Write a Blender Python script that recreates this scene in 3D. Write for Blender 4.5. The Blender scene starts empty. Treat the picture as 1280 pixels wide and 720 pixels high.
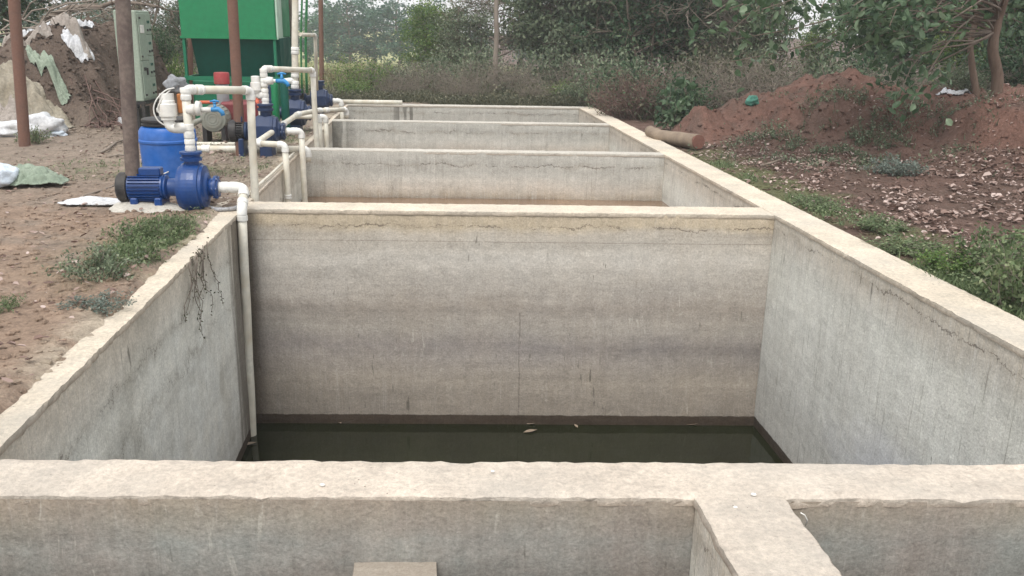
import bpy, math, random
import numpy as np
from mathutils import Vector, Matrix, noise as mn
random.seed(7)
RNG = np.random.default_rng(11)
SC = bpy.context.scene
COL = SC.collection
PI = math.pi
EYE = Vector((0, 0, 1.5))
FPX = 1100.0

# ------------------------------------------------------------------ camera
yaw, pitch, roll = 0.0953437, 0.2882260, 0.0174982
fwd = Vector((math.sin(yaw)*math.cos(pitch), math.cos(yaw)*math.cos(pitch), -math.sin(pitch)))
r0 = Vector((math.cos(yaw), -math.sin(yaw), 0)); u0 = r0.cross(fwd)
rgt = r0*math.cos(roll) + u0*math.sin(roll); upv = -r0*math.sin(roll) + u0*math.cos(roll)
cam = bpy.data.cameras.new('camera'); camo = bpy.data.objects.new('camera', cam); COL.objects.link(camo)
camo.matrix_world = Matrix(((rgt.x, upv.x, -fwd.x, EYE.x), (rgt.y, upv.y, -fwd.y, EYE.y), (rgt.z, upv.z, -fwd.z, EYE.z), (0, 0, 0, 1)))
cam.sensor_width = 36; cam.lens = FPX/1280*36; cam.clip_start = 0.05; cam.clip_end = 2000
SC.camera = camo

def P(px, py, Y):                       # measured photo point at depth Y along the tanks (metres)
    d = fwd + rgt*((px-640)/FPX) + upv*((360-py)/FPX)
    return EYE + d*(Y/d.y)
def G(px, py, z=0.0):                   # measured photo point on the level z
    d = fwd + rgt*((px-640)/FPX) + upv*((360-py)/FPX)
    return EYE + d*((z-EYE.z)/d.z)

# ------------------------------------------------------------------ world and light
W = bpy.data.worlds.new('World'); SC.world = W; W.use_nodes = True
nt = W.node_tree; nt.nodes.clear()
SUN_EL, SUN_ROT = math.radians(58), math.radians(200)
sky = nt.nodes.new('ShaderNodeTexSky'); sky.sky_type = 'NISHITA'; sky.sun_disc = False
sky.sun_elevation = SUN_EL; sky.sun_rotation = SUN_ROT; sky.air_density = 1.2; sky.dust_density = 6; sky.ozone_density = 1.0
hs = nt.nodes.new('ShaderNodeHueSaturation'); hs.inputs['Saturation'].default_value = 0.28
mx = nt.nodes.new('ShaderNodeMix'); mx.data_type = 'RGBA'; mx.inputs['Factor'].default_value = 0.62
mx.inputs['B'].default_value = (7.6, 7.6, 7.7, 1)      # even high cloud
bg = nt.nodes.new('ShaderNodeBackground'); bg.inputs['Strength'].default_value = 0.13
out = nt.nodes.new('ShaderNodeOutputWorld')
nt.links.new(sky.outputs[0], hs.inputs['Color']); nt.links.new(hs.outputs[0], mx.inputs['A'])
nt.links.new(mx.outputs['Result'], bg.inputs[0]); nt.links.new(bg.outputs[0], out.inputs[0])
sl = bpy.data.lights.new('sun', 'SUN'); sl.energy = 1.1; sl.angle = math.radians(22); sl.color = (1, .965, .9)
so = bpy.data.objects.new('sun', sl); COL.objects.link(so)
sd = Vector((math.sin(SUN_ROT)*math.cos(SUN_EL), math.cos(SUN_ROT)*math.cos(SUN_EL), math.sin(SUN_EL)))
so.rotation_euler = sd.to_track_quat('Z', 'Y').to_euler(); so.location = (0, 0, 30)
SC.view_settings.view_transform = 'Standard'; SC.view_settings.look = 'None'
SC.view_settings.gamma = 1; SC.view_settings.exposure = 0.70
SC.render.engine = 'CYCLES'
SC.cycles.max_bounces = 6; SC.cycles.volume_bounces = 2
SC.cycles.transparent_max_bounces = 8

# ------------------------------------------------------------------ node helper
class N:
    def __init__(s, name, disp=False):
        s.m = bpy.data.materials.new(name); s.m.use_nodes = True
        s.t = s.m.node_tree; s.t.nodes.clear()
        s.o = s.t.nodes.new('ShaderNodeOutputMaterial'); s.b = s.t.nodes.new('ShaderNodeBsdfPrincipled')
        s.t.links.new(s.b.outputs[0], s.o.inputs[0])
        s.tc = s.t.nodes.new('ShaderNodeTexCoord').outputs['Object']
    def lk(s, v, sock):
        if isinstance(v, bpy.types.NodeSocket): s.t.links.new(v, sock)
        elif v is not None: sock.default_value = v
    def mapv(s, scale=(1, 1, 1), rot=(0, 0, 0), loc=(0, 0, 0), vec=None):
        n = s.t.nodes.new('ShaderNodeMapping'); s.lk(vec or s.tc, n.inputs[0])
        n.inputs['Scale'].default_value = scale; n.inputs['Rotation'].default_value = rot; n.inputs['Location'].default_value = loc
        return n.outputs[0]
    def noise(s, scale, detail=4, rough=.55, vec=None, dist=0):
        n = s.t.nodes.new('ShaderNodeTexNoise'); s.lk(vec or s.tc, n.inputs['Vector'])
        n.inputs['Scale'].default_value = scale; n.inputs['Detail'].default_value = detail
        n.inputs['Roughness'].default_value = rough; n.inputs['Distortion'].default_value = dist
        return n.outputs['Fac']
    def voro(s, scale, vec=None, feat='F1'):
        n = s.t.nodes.new('ShaderNodeTexVoronoi'); n.feature = feat; s.lk(vec or s.tc, n.inputs['Vector'])
        n.inputs['Scale'].default_value = scale; return n.outputs['Distance']
    def math(s, op, a, b=0.0, c=None, clamp=False):
        n = s.t.nodes.new('ShaderNodeMath'); n.operation = op; n.use_clamp = clamp
        s.lk(a, n.inputs[0]); s.lk(b, n.inputs[1])
        if c is not None: s.lk(c, n.inputs[2])
        return n.outputs[0]
    def rng(s, v, a, b, c=0.0, d=1.0):
        n = s.t.nodes.new('ShaderNodeMapRange'); s.lk(v, n.inputs[0])
        for i, q in enumerate((a, b, c, d)): n.inputs[i+1].default_value = q
        return n.outputs[0]
    def ramp(s, v, stops):
        n = s.t.nodes.new('ShaderNodeValToRGB'); s.lk(v, n.inputs[0]); e = n.color_ramp.elements
        while len(e) > 1: e.remove(e[-1])
        e[0].position = stops[0][0]; e[0].color = (*stops[0][1], 1)
        for p, c in stops[1:]:
            q = e.new(p); q.color = (*c, 1)
        return n.outputs[0]
    def mix(s, f, a, b, mode='MIX'):
        n = s.t.nodes.new('ShaderNodeMix'); n.data_type = 'RGBA'; n.blend_type = mode
        s.lk(f, n.inputs['Factor'])
        for v, k in ((a, 'A'), (b, 'B')): s.lk((*v, 1) if isinstance(v, tuple) and len(v) == 3 else v, n.inputs[k])
        return n.outputs['Result']
    def sep(s, vec=None):
        n = s.t.nodes.new('ShaderNodeSeparateXYZ'); s.lk(vec or s.tc, n.inputs[0]); return n.outputs
    def attr(s, name):
        n = s.t.nodes.new('ShaderNodeAttribute'); n.attribute_name = name; return n.outputs
    def bump(s, h, strength=.4, dist=.01):
        n = s.t.nodes.new('ShaderNodeBump'); s.lk(h, n.inputs['Height'])
        n.inputs['Strength'].default_value = strength; n.inputs['Distance'].default_value = dist
        s.t.links.new(n.outputs[0], s.b.inputs['Normal'])
    def done(s, color=None, rough=.8, spec=.3, metal=0):
        s.lk((*color, 1) if isinstance(color, tuple) and len(color) == 3 else color, s.b.inputs['Base Color'])
        s.lk(rough, s.b.inputs['Roughness']); s.b.inputs['Specular IOR Level'].default_value = spec
        s.b.inputs['Metallic'].default_value = metal
        return s.m

def simple(name, c, rough=.5, spec=.4, metal=0, dirt=.25, dirtc=(.16, .12, .08), sc=9, bump=.15):
    n = N(name)
    d = n.rng(n.noise(sc, 6, .65), .42, .72)
    f = n.math('MULTIPLY', d, dirt)
    col = n.mix(f, c, dirtc)
    v = n.rng(n.noise(sc*4, 3), .3, .7, .88, 1.1)
    col = n.mix(1.0, col, v, 'MULTIPLY')
    n.bump(n.noise(sc*7, 4), bump, .004)
    return n.done(col, n.rng(d, 0, 1, rough, min(1, rough+.25)), spec, metal)

def concrete(name, stops, streak=.3, cracks=((-.15, .03),), tan=(.40, .33, .25), tanamt=.4, dark=.35, patch=None, zlo=-2.0, trowel=.0, seed=0.0, white=.25):
    n = N(name)
    vec = n.mapv(loc=(seed, seed*1.7, 0))
    x, y, z = n.sep()
    wob = n.math('ADD', n.rng(n.noise(1.1, 4, .6, vec), 0, 1, -.10, .10), n.rng(n.noise(7, 4, .6, vec), 0, 1, -.03, .03))
    zz = n.math('ADD', z, wob)
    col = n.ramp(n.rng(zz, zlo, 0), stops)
    # broad blotches
    b1 = n.rng(n.noise(1.9, 8, .68, vec), .38, .68)
    col = n.mix(n.math('MULTIPLY', b1, tanamt), col, tan)
    # pour layers
    pl = n.rng(n.noise(1.0, 5, .6, n.mapv((.22, .22, 5.5), rot=(.035, .02, 0), loc=(seed, 0, 0))), .35, .65, .87, 1.11)
    col = n.mix(1.0, col, pl, 'MULTIPLY')
    # vertical streaks
    sv = n.mapv((1, 1, .055), loc=(seed, 0, 0))
    s1 = n.rng(n.noise(26, 6, .7, sv), .32, .72)
    s2 = n.rng(n.noise(9, 5, .6, sv), .45, .75)
    col = n.mix(n.math('MULTIPLY', s1, streak*.8), col, (.62, .6, .56))
    s3 = n.rng(n.noise(70, 4, .65, n.mapv((1, 1, .03), loc=(seed, 2, 0))), .56, .68); s3 = n.math('MULTIPLY', s3, n.rng(n.noise(1.8, 4, .6, vec), .42, .6))
    col = n.mix(n.math('MULTIPLY', s3, streak*.9), col, (.70, .69, .66))
    s4 = n.rng(n.noise(55, 4, .65, n.mapv((1, 1, .035), loc=(seed, 7, 0))), .58, .70)
    col = n.mix(n.math('MULTIPLY', s4, streak*.9), col, (.16, .145, .12))
    dk = n.math('MULTIPLY', s2, n.math('MULTIPLY', n.rng(n.noise(1.3, 3, .5, vec), .4, .65), streak))
    col = n.mix(n.math('MULTIPLY', dk, .45), col, (.16, .145, .12))
    # short black pits following the streaks
    pv = n.mapv((1, 1, .16), loc=(seed, 3, 0))
    pit = n.rng(n.noise(30, 3, .5, pv), .665, .72)
    pit = n.math('MULTIPLY', pit, n.rng(n.noise(1.6, 3, .5, vec), .48, .6))
    col = n.mix(n.math('MULTIPLY', pit, .65), col, (.08, .075, .06))
    # lime scratches
    wv = n.mapv((1, 1, .3), rot=(.3, .4, .2), loc=(seed, 0, 5))
    wl = n.math('MULTIPLY', n.rng(n.noise(15, 3, .5, wv, 1.5), .64, .72), n.rng(n.noise(1.4, 2, .5, vec), .45, .65))
    col = n.mix(n.math('MULTIPLY', wl, white), col, (.6, .57, .5))
    h = n.math('ADD', n.math('MULTIPLY', n.noise(60, 5, .7), .5), n.math('MULTIPLY', n.noise(11, 5, .6, vec), 1.3))
    for zc, amp in cracks:
        cw = n.math('ADD', n.rng(n.noise(3.3, 6, .78, vec), 0, 1, -amp*4, amp*4), zc)
        ds = n.math('ABSOLUTE', n.math('SUBTRACT', z, cw))
        wdt = n.rng(n.noise(3.1, 5, .75, vec), .44, .66, -.001, .008)
        c = n.math('LESS_THAN', ds, wdt)
        near = n.math('MULTIPLY', n.rng(ds, .0, .05, .35, 0), n.rng(n.noise(2.1, 3, .6, vec), .4, .6))
        col = n.mix(near, col, (.25, .21, .16))
        col = n.mix(n.math('MULTIPLY', c, .58), col, (.07, .055, .045))
        h = n.math('SUBTRACT', h, n.math('MULTIPLY', c, .8))
    if trowel:
        tv = n.mapv((1, .25, .25), rot=(.95, 0, 0))
        tl = n.rng(n.noise(6, 3, .5, tv, .4), .55, .62)
        col = n.mix(n.math('MULTIPLY', tl, trowel), col, (.3, .28, .23))
    if patch: col = patch(n, col, x, y, z)
    moss = n.rng(n.math('ADD', z, n.rng(n.noise(9, 5, .7, vec), 0, 1, -.014, .014)), -1.882, -1.874, .95, 0)
    col = n.mix(moss, col, n.mix(n.noise(20, 5, .7), (.030, .022, .016), (.085, .062, .045)))
    g = n.rng(n.noise(70, 6, .85), .25, .75, .60, 1.36)
    g2 = n.rng(n.noise(8, 9, .85, vec), .25, .75, .74, 1.24)
    col = n.mix(1.0, col, g, 'MULTIPLY'); col = n.mix(1.0, col, g2, 'MULTIPLY')
    n.bump(h, .55, .012)
    return n.done(col, .9, .15)

# ------------------------------------------------------------------ mesh builder
class MB:
    def __init__(s): s.v = []; s.f = []; s.sm = []
    def face(s, idx, smooth=False): s.f.append(idx); s.sm.append(smooth)
    def grid(s, a, b, c, d, nu, nv, smooth=False):
        a, b, c, d = map(Vector, (a, b, c, d)); o = len(s.v)
        for j in range(nv+1):
            t = j/nv; p = a.lerp(d, t); q = b.lerp(c, t)
            for i in range(nu+1): s.v.append(p.lerp(q, i/nu))
        for j in range(nv):
            for i in range(nu):
                k = o+j*(nu+1)+i; s.face((k, k+1, k+nu+2, k+nu+1), smooth)
    def box(s, lo, hi, M=None, bev=0.0):
        x0, y0, z0 = lo; x1, y1, z1 = hi; o = len(s.v)
        if bev <= 0:
            vs = [(x0,y0,z0),(x1,y0,z0),(x1,y1,z0),(x0,y1,z0),(x0,y0,z1),(x1,y0,z1),(x1,y1,z1),(x0,y1,z1)]
            fs = [(0,3,2,1),(4,5,6,7),(0,1,5,4),(1,2,6,5),(2,3,7,6),(3,0,4,7)]
        else:
            b = bev; rings = []
            for z, k in ((z0, b), (z0+b, 0), (z1-b, 0), (z1, b)):
                rings.append([(x0+k+(b-k),y0+k,z),(x1-b,y0+k,z),(x1-k,y0+b,z),(x1-k,y1-b,z),(x1-b,y1-k,z),(x0+b,y1-k,z),(x0+k,y1-b,z),(x0+k,y0+b,z)])
            vs = [p for r in rings for p in r]; fs = [tuple(range(7,-1,-1)), tuple(range(24,32))]
            for r in range(3):
                for i in range(8): fs.append((r*8+i, r*8+(i+1)%8, r*8+8+(i+1)%8, r*8+8+i))
        for p in vs: s.v.append((M @ Vector(p)) if M else Vector(p))
        for f in fs: s.face(tuple(o+i for i in f))
    def prism(s, quad, z0, z1):
        o = len(s.v); k = len(quad)
        for z in (z0, z1):
            for p in quad: s.v.append(Vector((p[0], p[1], z if len(p) < 3 else p[2])))
        s.face(tuple(o+i for i in range(k-1, -1, -1))); s.face(tuple(o+k+i for i in range(k)))
        for i in range(k): s.face((o+i, o+(i+1) % k, o+k+(i+1) % k, o+k+i))
    def tube(s, pts, rad, n=10, caps=True, smooth=True, squash=None):
        pts = [Vector(p) for p in pts]
        if not hasattr(rad, '__len__'): rad = [rad]*len(pts)
        rad = list(rad); skip = set()
        if smooth and n > 6:
            P2, R2 = [], []
            for i in range(len(pts)):
                P2.append(pts[i]); R2.append(rad[i])
                if 0 < i < len(pts)-1:
                    a = math.atan2(rad[i]-rad[i-1], max(1e-6, (pts[i]-pts[i-1]).length)); b = math.atan2(rad[i+1]-rad[i], max(1e-6, (pts[i+1]-pts[i]).length))
                    if abs(a-b) > .6: skip.add(len(P2)-1); P2.append(pts[i]); R2.append(rad[i])
            pts, rad = P2, R2
        o = len(s.v); T = []
        for i in range(len(pts)):
            t = pts[min(i+(2 if i in skip else 1), len(pts)-1)] - pts[max(i-(2 if i-1 in skip else 1), 0)]
            T.append(t.normalized() if t.length > 1e-9 else (T[-1] if T else Vector((0,0,1))))
        a = Vector((0, 0, 1)) if abs(T[0].z) < .9 else Vector((1, 0, 0))
        nn = T[0].cross(a).normalized()
        for i, p in enumerate(pts):
            nn = (nn - T[i]*nn.dot(T[i])).normalized(); bb = T[i].cross(nn)
            for k in range(n):
                an = 2*PI*k/n
                s.v.append(p + (nn*math.cos(an) + bb*math.sin(an)*(squash or 1))*rad[i])
        for i in range(len(pts)-1):
            if i in skip: continue
            for k in range(n):
                a0 = o+i*n+k; a1 = o+i*n+(k+1) % n
                s.face((a0, a1, a1+n, a0+n), smooth)
        if caps:
            s.face(tuple(o+k for k in range(n-1, -1, -1))); e = o+(len(pts)-1)*n
            s.face(tuple(e+k for k in range(n)))
    def lathe(s, prof, c, axis='Z', n=24, smooth=True, ang0=0):
        c = Vector(c); o = len(s.v)
        def brk(i):
            if i <= 0 or i >= len(prof)-1: return False
            a = Vector((prof[i][0]-prof[i-1][0], prof[i][1]-prof[i-1][1])); b = Vector((prof[i+1][0]-prof[i][0], prof[i+1][1]-prof[i][1]))
            return a.length > 1e-7 and b.length > 1e-7 and a.angle(b) > .6
        pp = []; link = []
        for i, q in enumerate(prof):
            pp.append(q); link.append(True)
            if brk(i): link[-1] = False; pp.append(q); link.append(True)
        prof = pp
        ax = {'X': (Vector((1,0,0)), Vector((0,1,0)), Vector((0,0,1))), 'Y': (Vector((0,1,0)), Vector((0,0,1)), Vector((1,0,0))), 'Z': (Vector((0,0,1)), Vector((1,0,0)), Vector((0,1,0)))}[axis]
        for r, h in prof:
            for k in range(n):
                a = 2*PI*k/n + ang0
                s.v.append(c + ax[0]*h + ax[1]*r*math.cos(a) + ax[2]*r*math.sin(a))
        for i in range(len(prof)-1):
            if not link[i]: continue
            for k in range(n):
                a0 = o+i*n+k; a1 = o+i*n+(k+1) % n; s.face((a0, a1, a1+n, a0+n), smooth)
        s.face(tuple(o+k for k in range(n-1, -1, -1))); e = o+(len(prof)-1)*n; s.face(tuple(e+k for k in range(n)))
    def displace(s, amp, sc, seed=0.0, oct=3):
        for i, p in enumerate(s.v):
            q = p*sc + Vector((seed, seed, seed)); d = Vector((0, 0, 0)); a = 1
            for k in range(oct): d += mn.noise_vector(q)*a; q = q*2.1; a *= .5
            s.v[i] = p + d*amp
    def build(s, name, mat, parent=None, world=True):
        me = bpy.data.meshes.new(name)
        me.from_pydata([tuple(p) for p in s.v], [], s.f); me.update()
        me.polygons.foreach_set('use_smooth', s.sm)
        me.materials.append(mat)
        o = bpy.data.objects.new(name, me); COL.objects.link(o)
        if parent is not None:
            o.parent = parent
            base = parent
            off = Vector(base.location)
            while base.parent: base = base.parent; off += Vector(base.location)
            if world:                   # vertices were given in world space; parents are unrotated at build time
                co = np.array([tuple(p) for p in s.v], dtype=np.float32) - np.array(off, dtype=np.float32)
                me.vertices.foreach_set('co', co.ravel()); me.update()
        return o

def tag(o, label=None, cat=None, group=None, kind=None):
    for k, v in (('label', label), ('category', cat), ('group', group), ('kind', kind)):
        if v: o[k] = v
    return o
def thing(name, label, cat, loc=(0, 0, 0), group=None):
    o = bpy.data.objects.new(name, None); COL.objects.link(o); o.location = loc; o.empty_display_size = .2
    return tag(o, label, cat, group)
def np_mesh(name, V, F, mat, parent=None, smooth=False, attrs=None, kind=None):
    """V (n,3) float, F (m,k) int with k = 3 or 4"""
    me = bpy.data.meshes.new(name); V = np.asarray(V, np.float32); F = np.asarray(F, np.int32); k = F.shape[1]
    me.vertices.add(len(V)); me.vertices.foreach_set('co', V.ravel())
    me.loops.add(F.size); me.loops.foreach_set('vertex_index', F.ravel())
    me.polygons.add(len(F)); me.polygons.foreach_set('loop_start', np.arange(0, F.size, k, dtype=np.int32))
    me.polygons.foreach_set('loop_total', np.full(len(F), k, np.int32))
    me.polygons.foreach_set('use_smooth', np.full(len(F), smooth))
    me.update(calc_edges=True)
    if attrs:
        for an, arr in attrs.items():
            if arr.ndim == 1:
                a = me.attributes.new(an, 'FLOAT', 'POINT'); a.data.foreach_set('value', arr.astype(np.float32))
            else:
                a = me.attributes.new(an, 'FLOAT_COLOR', 'POINT')
                c = np.ones((len(arr), 4), np.float32); c[:, :3] = arr; a.data.foreach_set('color', c.ravel())
    me.materials.append(mat)
    o = bpy.data.objects.new(name, me); COL.objects.link(o)
    if parent is not None: o.parent = parent
    if kind: o['kind'] = kind
    return o

# ------------------------------------------------------------------ vectorised value noise
def _h(ix, iy, s):
    n = (ix*374761393 + iy*668265263 + s*974634777) & 0xffffffff
    n = ((n ^ (n >> 13))*1274126177) & 0xffffffff
    return ((n ^ (n >> 16)) & 0xffff)/65535.0
def vn(x, y, s=0):
    x = np.asarray(x, float); y = np.asarray(y, float)
    ix = np.floor(x).astype(np.int64); iy = np.floor(y).astype(np.int64); fx = x-ix; fy = y-iy
    fx = fx*fx*(3-2*fx); fy = fy*fy*(3-2*fy)
    a = _h(ix, iy, s); b = _h(ix+1, iy, s); c = _h(ix, iy+1, s); d = _h(ix+1, iy+1, s)
    return (a*(1-fx)+b*fx)*(1-fy) + (c*(1-fx)+d*fx)*fy
def fbm(x, y, s=0, o=4, g=.5):
    t = 0; a = 1; w = 0
    for k in range(o): t = t + a*vn(x*2**k+k*17.3, y*2**k-k*9.1, s+k); w += a; a *= g
    return t/w
def sst(x, a, b):
    t = np.clip((x-a)/(b-a), 0, 1); return t*t*(3-2*t)

# tank frame: inner x range, outer right edge, wall skew
XL, XR, XO, XLO = -1.58, 2.93, 3.235, -1.88
SK = -.067
def wy(y0, x): return y0 + SK*x

def H(x, y):
    """ground height"""
    x = np.asarray(x, float); y = np.asarray(y, float)
    z = -.012 + (fbm(x*1.3, y*1.3, 3)-.5)*.07 + (fbm(x*7, y*7, 5)-.5)*.022
    # left bank near the coping rises a little over it
    lf = sst(-x, 1.55, 2.1)
    ed = sst(-x, 1.59+.08*fbm(y*1.1, y*.3, 8, 4, .6)+.05*fbm(y*7, x*7, 9, 3), 1.67+.16*fbm(y*.8, y*.2, 12, 3))
    zl = np.where(y > 7.4, .012, -.03 + .055*ed) + (fbm(x*1.3, y*1.3, 3)-.5)*.03 + (fbm(x*9, y*9, 5)-.5)*.03 + (fbm(x*23, y*23, 6, 2)-.5)*.012*1.0
    z = np.where(x < 0, zl + .03*sst(-x, 2, 4)*(fbm(x*1.7, y*1.7, 14)-.3), z-.03)
    # mounds on the right
    def b(cx, cy, h, sx, sy, p=1.3, ff=1.0):
        q = (((x-cx)/sx)**2 + ((y-cy)/np.where(y < cy, sy*ff, sy))**2); return h*np.exp(-q**p)
    n1 = fbm(x*2.1, y*2.1, 21, 4, .55)
    n2 = fbm(x*6, y*6, 31, 4, .6)
    m = np.maximum.reduce([b(6.45, 13.6, .80, 1.25, 1.1, 2.2), b(5.15, 13.5, .52, 1.0, .85, 1.8), b(4.05, 12.75, .38, .48, .50, 2.2), b(7.5, 12.9, .66, 1.0, 1.1, 2.2, 1.5), b(6.3, 13.0, .62, 1.9, 1.2, 1.8, 1.6), b(4.9, 12.9, .30, .9, .8, 1.4, 1.9), b(7.85, 10.6, .66, 1.35, 1.3, 3.0), b(7.2, 9.6, .26, 1.3, 1.3, 1.6), b(9.0, 11.4, .7, 1.6, 1.5, 1.5), b(10.5, 12.5, .8, 2, 2.5)])
    m = m + .10*sst(x, 4.3, 7.5)*sst(14-y, 0, 3)*sst(y, 4, 8)
    m = m*1.05 + .13*sst(m+(n1-.5)*.25, .34, .46) - .05*sst(m, .05, .3)
    rr = np.clip(m*2.5, 0, 1)
    z = z + np.where(x > 3.2, m*(.74+.40*n1) + rr*(n2-.5)*.22 + rr*(np.abs(fbm(x*4.3, y*1.2, 35, 4, .6)-.5)-.12)*.30, 0)
    # mound on the left
    dl = np.sqrt(((x+6.1)/2.05)**2 + ((y-15.3)/2.75)**2) + (n1-.5)*.28
    ml = 1.36*sst(1-dl, 0, .45)*(1-.48*sst(-x, 5.3, 7.0)) + np.clip(1-dl, 0, 1)*(np.abs(fbm(x*2.6, y*2.6, 36, 4, .6)-.5)-.1)*.8*sst(1-dl, 0, .2)
    z = z + np.where(x < 0, ml + np.clip(ml*3, 0, 1)*((n2-.5)*.34 + (fbm(x*14, y*14, 37, 3)-.5)*.10), 0)
    # the field behind falls away
    z = z - .031*np.clip(y-21, 0, 70)
    return z

def soil(x, y):
    """own colour of the ground, linear"""
    x = np.asarray(x, float); y = np.asarray(y, float)
    def c(*a): return np.array(a)[None, :]
    n = fbm(x*.9, y*.9, 40, 5, .6)[:, None]; n2 = fbm(x*3.4, y*3.4, 44, 5, .6)[:, None]
    grey = c(.235, .195, .16); oran = c(.325, .235, .175); red = c(.165, .094, .074); brn = c(.115, .082, .066); pale = c(.50, .43, .34); grs = c(.13, .15, .07); fld = c(.42, .43, .20); dk = c(.13, .088, .072)
    col = grey*(1-n) + c(.31, .25, .20)*n
    near = (sst(9.5-y, 0, 3)*sst(n2[:, 0]+n[:, 0], .74, 1.14))[:, None]*.92
    col = col*(1-near) + oran*near
    mnd = (np.where(x < 0, 1, 0)*sst(1-np.sqrt(((x+6.1)/2.05)**2 + ((y-15.3)/2.75)**2), -.05, .1))[:, None]
    col = col*(1-mnd) + (c(.125, .095, .077)*(.6+.8*n2))*mnd
    # dark wet mud below the first pump, with its contact shade painted in
    md = (np.exp(-(((x+2.1)/.55)**2+((y-7.45)/.28)**2)))[:, None]; col = col*(1-md*.75) + c(.06, .04, .032)*md*.75
    # pale mortar spill by the left coping
    e = (sst(x, -1.95, -1.64)*sst(n2[:, 0], .42, .62)*np.where(x < 0, 1, 0))[:, None]
    col = col*(1-e) + pale*e
    # green patches on the left
    g = ((np.exp(-(((x+1.95)/.38)**2+((y-5.95)/.75)**2))+.9*np.exp(-(((x+2.7)/1.0)**2+((y-9.3)/.5)**2))+.8*np.exp(-(((x+2.4)/.9)**2+((y-12)/.9)**2)))*sst(n2[:, 0], .4, .62))
    g = np.where(x < 0, np.clip(g, 0, 1)*.6, 0)[:, None]; col = col*(1-g) + grs*g
    # right side
    R = (np.where(x > 3, 1, 0)*1.0)[:, None]
    rc = brn*1.0*(1-n) + c(.155, .095, .078)*n
    bank = (np.exp(-((((x-6.4)/2.2)**2+((y-12.8)/1.3)**2))**1.5)+np.exp(-((((x-7.9)/1.7)**2+((y-10.2)/1.3)**2))**1.5)+np.exp(-((((x-4.05)/.5)**2+((y-12.6)/.6)**2))**1.5))
    bank = np.clip(bank*1.3*sst(n2[:, 0], .3, .55), 0, 1)[:, None]
    rc = rc*(1-bank) + (red*(.8+.5*n))*bank
    gr = (sst(.85-(x-3.24)+.8*(n2[:, 0]-.5), .0, .35)*sst(n[:, 0]*.5+n2[:, 0]*.5, .32, .55))[:, None]
    gr = gr*(1-bank)*sst(12.2-y, 0, 1)[:, None]; rc = rc*(1-gr*.75) + grs*gr*.75
    col = col*(1-R) + rc*R
    # field and undergrowth floor behind
    b = sst(y, 18.2, 20)[:, None]; fl = c(.23, .23, .12)*(1-n2) + fld*n2
    wood = (sst(x, 1.5, 4)*sst(y, 14.5, 17))[:, None]
    col = col*(1-b) + fl*b; col = col*(1-wood) + dk*wood
    return col*(.86+.28*fbm(x*13, y*13, 60, 3)[:, None])

# ------------------------------------------------------------------ ground
def ground_mat():
    n = N('soil'); a = n.attr('soil')['Color']
    g = n.rng(n.noise(38, 8, .75), .25, .75, .62, 1.4); col = n.mix(1.0, a, g, 'MULTIPLY')
    g = n.rng(n.noise(5.5, 8, .8), .3, .7, .68, 1.3); col = n.mix(1.0, col, g, 'MULTIPLY')
    v = n.voro(55); peb = n.math('MULTIPLY', n.math('LESS_THAN', v, .22), n.rng(n.noise(3, 4), .5, .6))
    col = n.mix(n.math('MULTIPLY', peb, .4), col, (.42, .36, .3))
    d = n.rng(n.noise(12, 6, .7), .55, .7); col = n.mix(n.math('MULTIPLY', d, .35), col, (.07, .05, .04))
    h = n.math('ADD', n.noise(24, 8, .72), n.math('MULTIPLY', n.noise(110, 4, .7), .35))
    n.bump(h, .9, .035)
    return n.done(col, .95, .1)
M_SOIL = ground_mat()
def axis_pts(segs):
    out_ = []
    for a, b, st in segs: out_ += list(np.arange(a, b-1e-6, st))
    out_.append(segs[-1][1]); return np.array(out_)
xs = axis_pts([(-400, -60, 34), (-60, -14, 2), (-14, -7, .25), (-7, -4.2, .07), (-4.2, -1.63, .045), (-1.63, 3.2, .345), (3.2, 5, .045), (5, 9.5, .06), (9.5, 14, .25), (14, 60, 2), (60, 400, 34)])
ys = axis_pts([(-60, -1, 3), (-1, 2.0, .3), (2.0, 9, .05), (9, 17.9, .07), (17.9, 24, .2), (24, 90, 1.5), (90, 500, 20)])
xs = np.unique(np.round(np.concatenate([xs[(xs < -1.63) | (xs > 3.2)], np.array([-1.63, 3.2]), np.arange(-1.4, 3.2, .3)]), 4))
X, Y = np.meshgrid(xs, ys); Z = H(X.ravel(), Y.ravel())
V = np.stack([X.ravel(), Y.ravel(), Z], 1)
nx, ny = len(xs), len(ys)
I, J = np.meshgrid(np.arange(nx-1), np.arange(ny-1)); k = (J*nx+I).ravel()
F = np.stack([k, k+1, k+nx+1, k+nx], 1)
cx = (xs[:-1]+xs[1:])/2; cy = (ys[:-1]+ys[1:])/2; CX, CY = np.meshgrid(cx, cy); CX = CX.ravel(); CY = CY.ravel()
hole = (CX > -1.63) & (CX < 3.2) & (CY > .15) & (CY < 17.9)
F = F[~hole]
np_mesh('ground', V, F, M_SOIL, smooth=True, attrs={'soil': soil(V[:, 0], V[:, 1])}, kind='structure')

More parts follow.
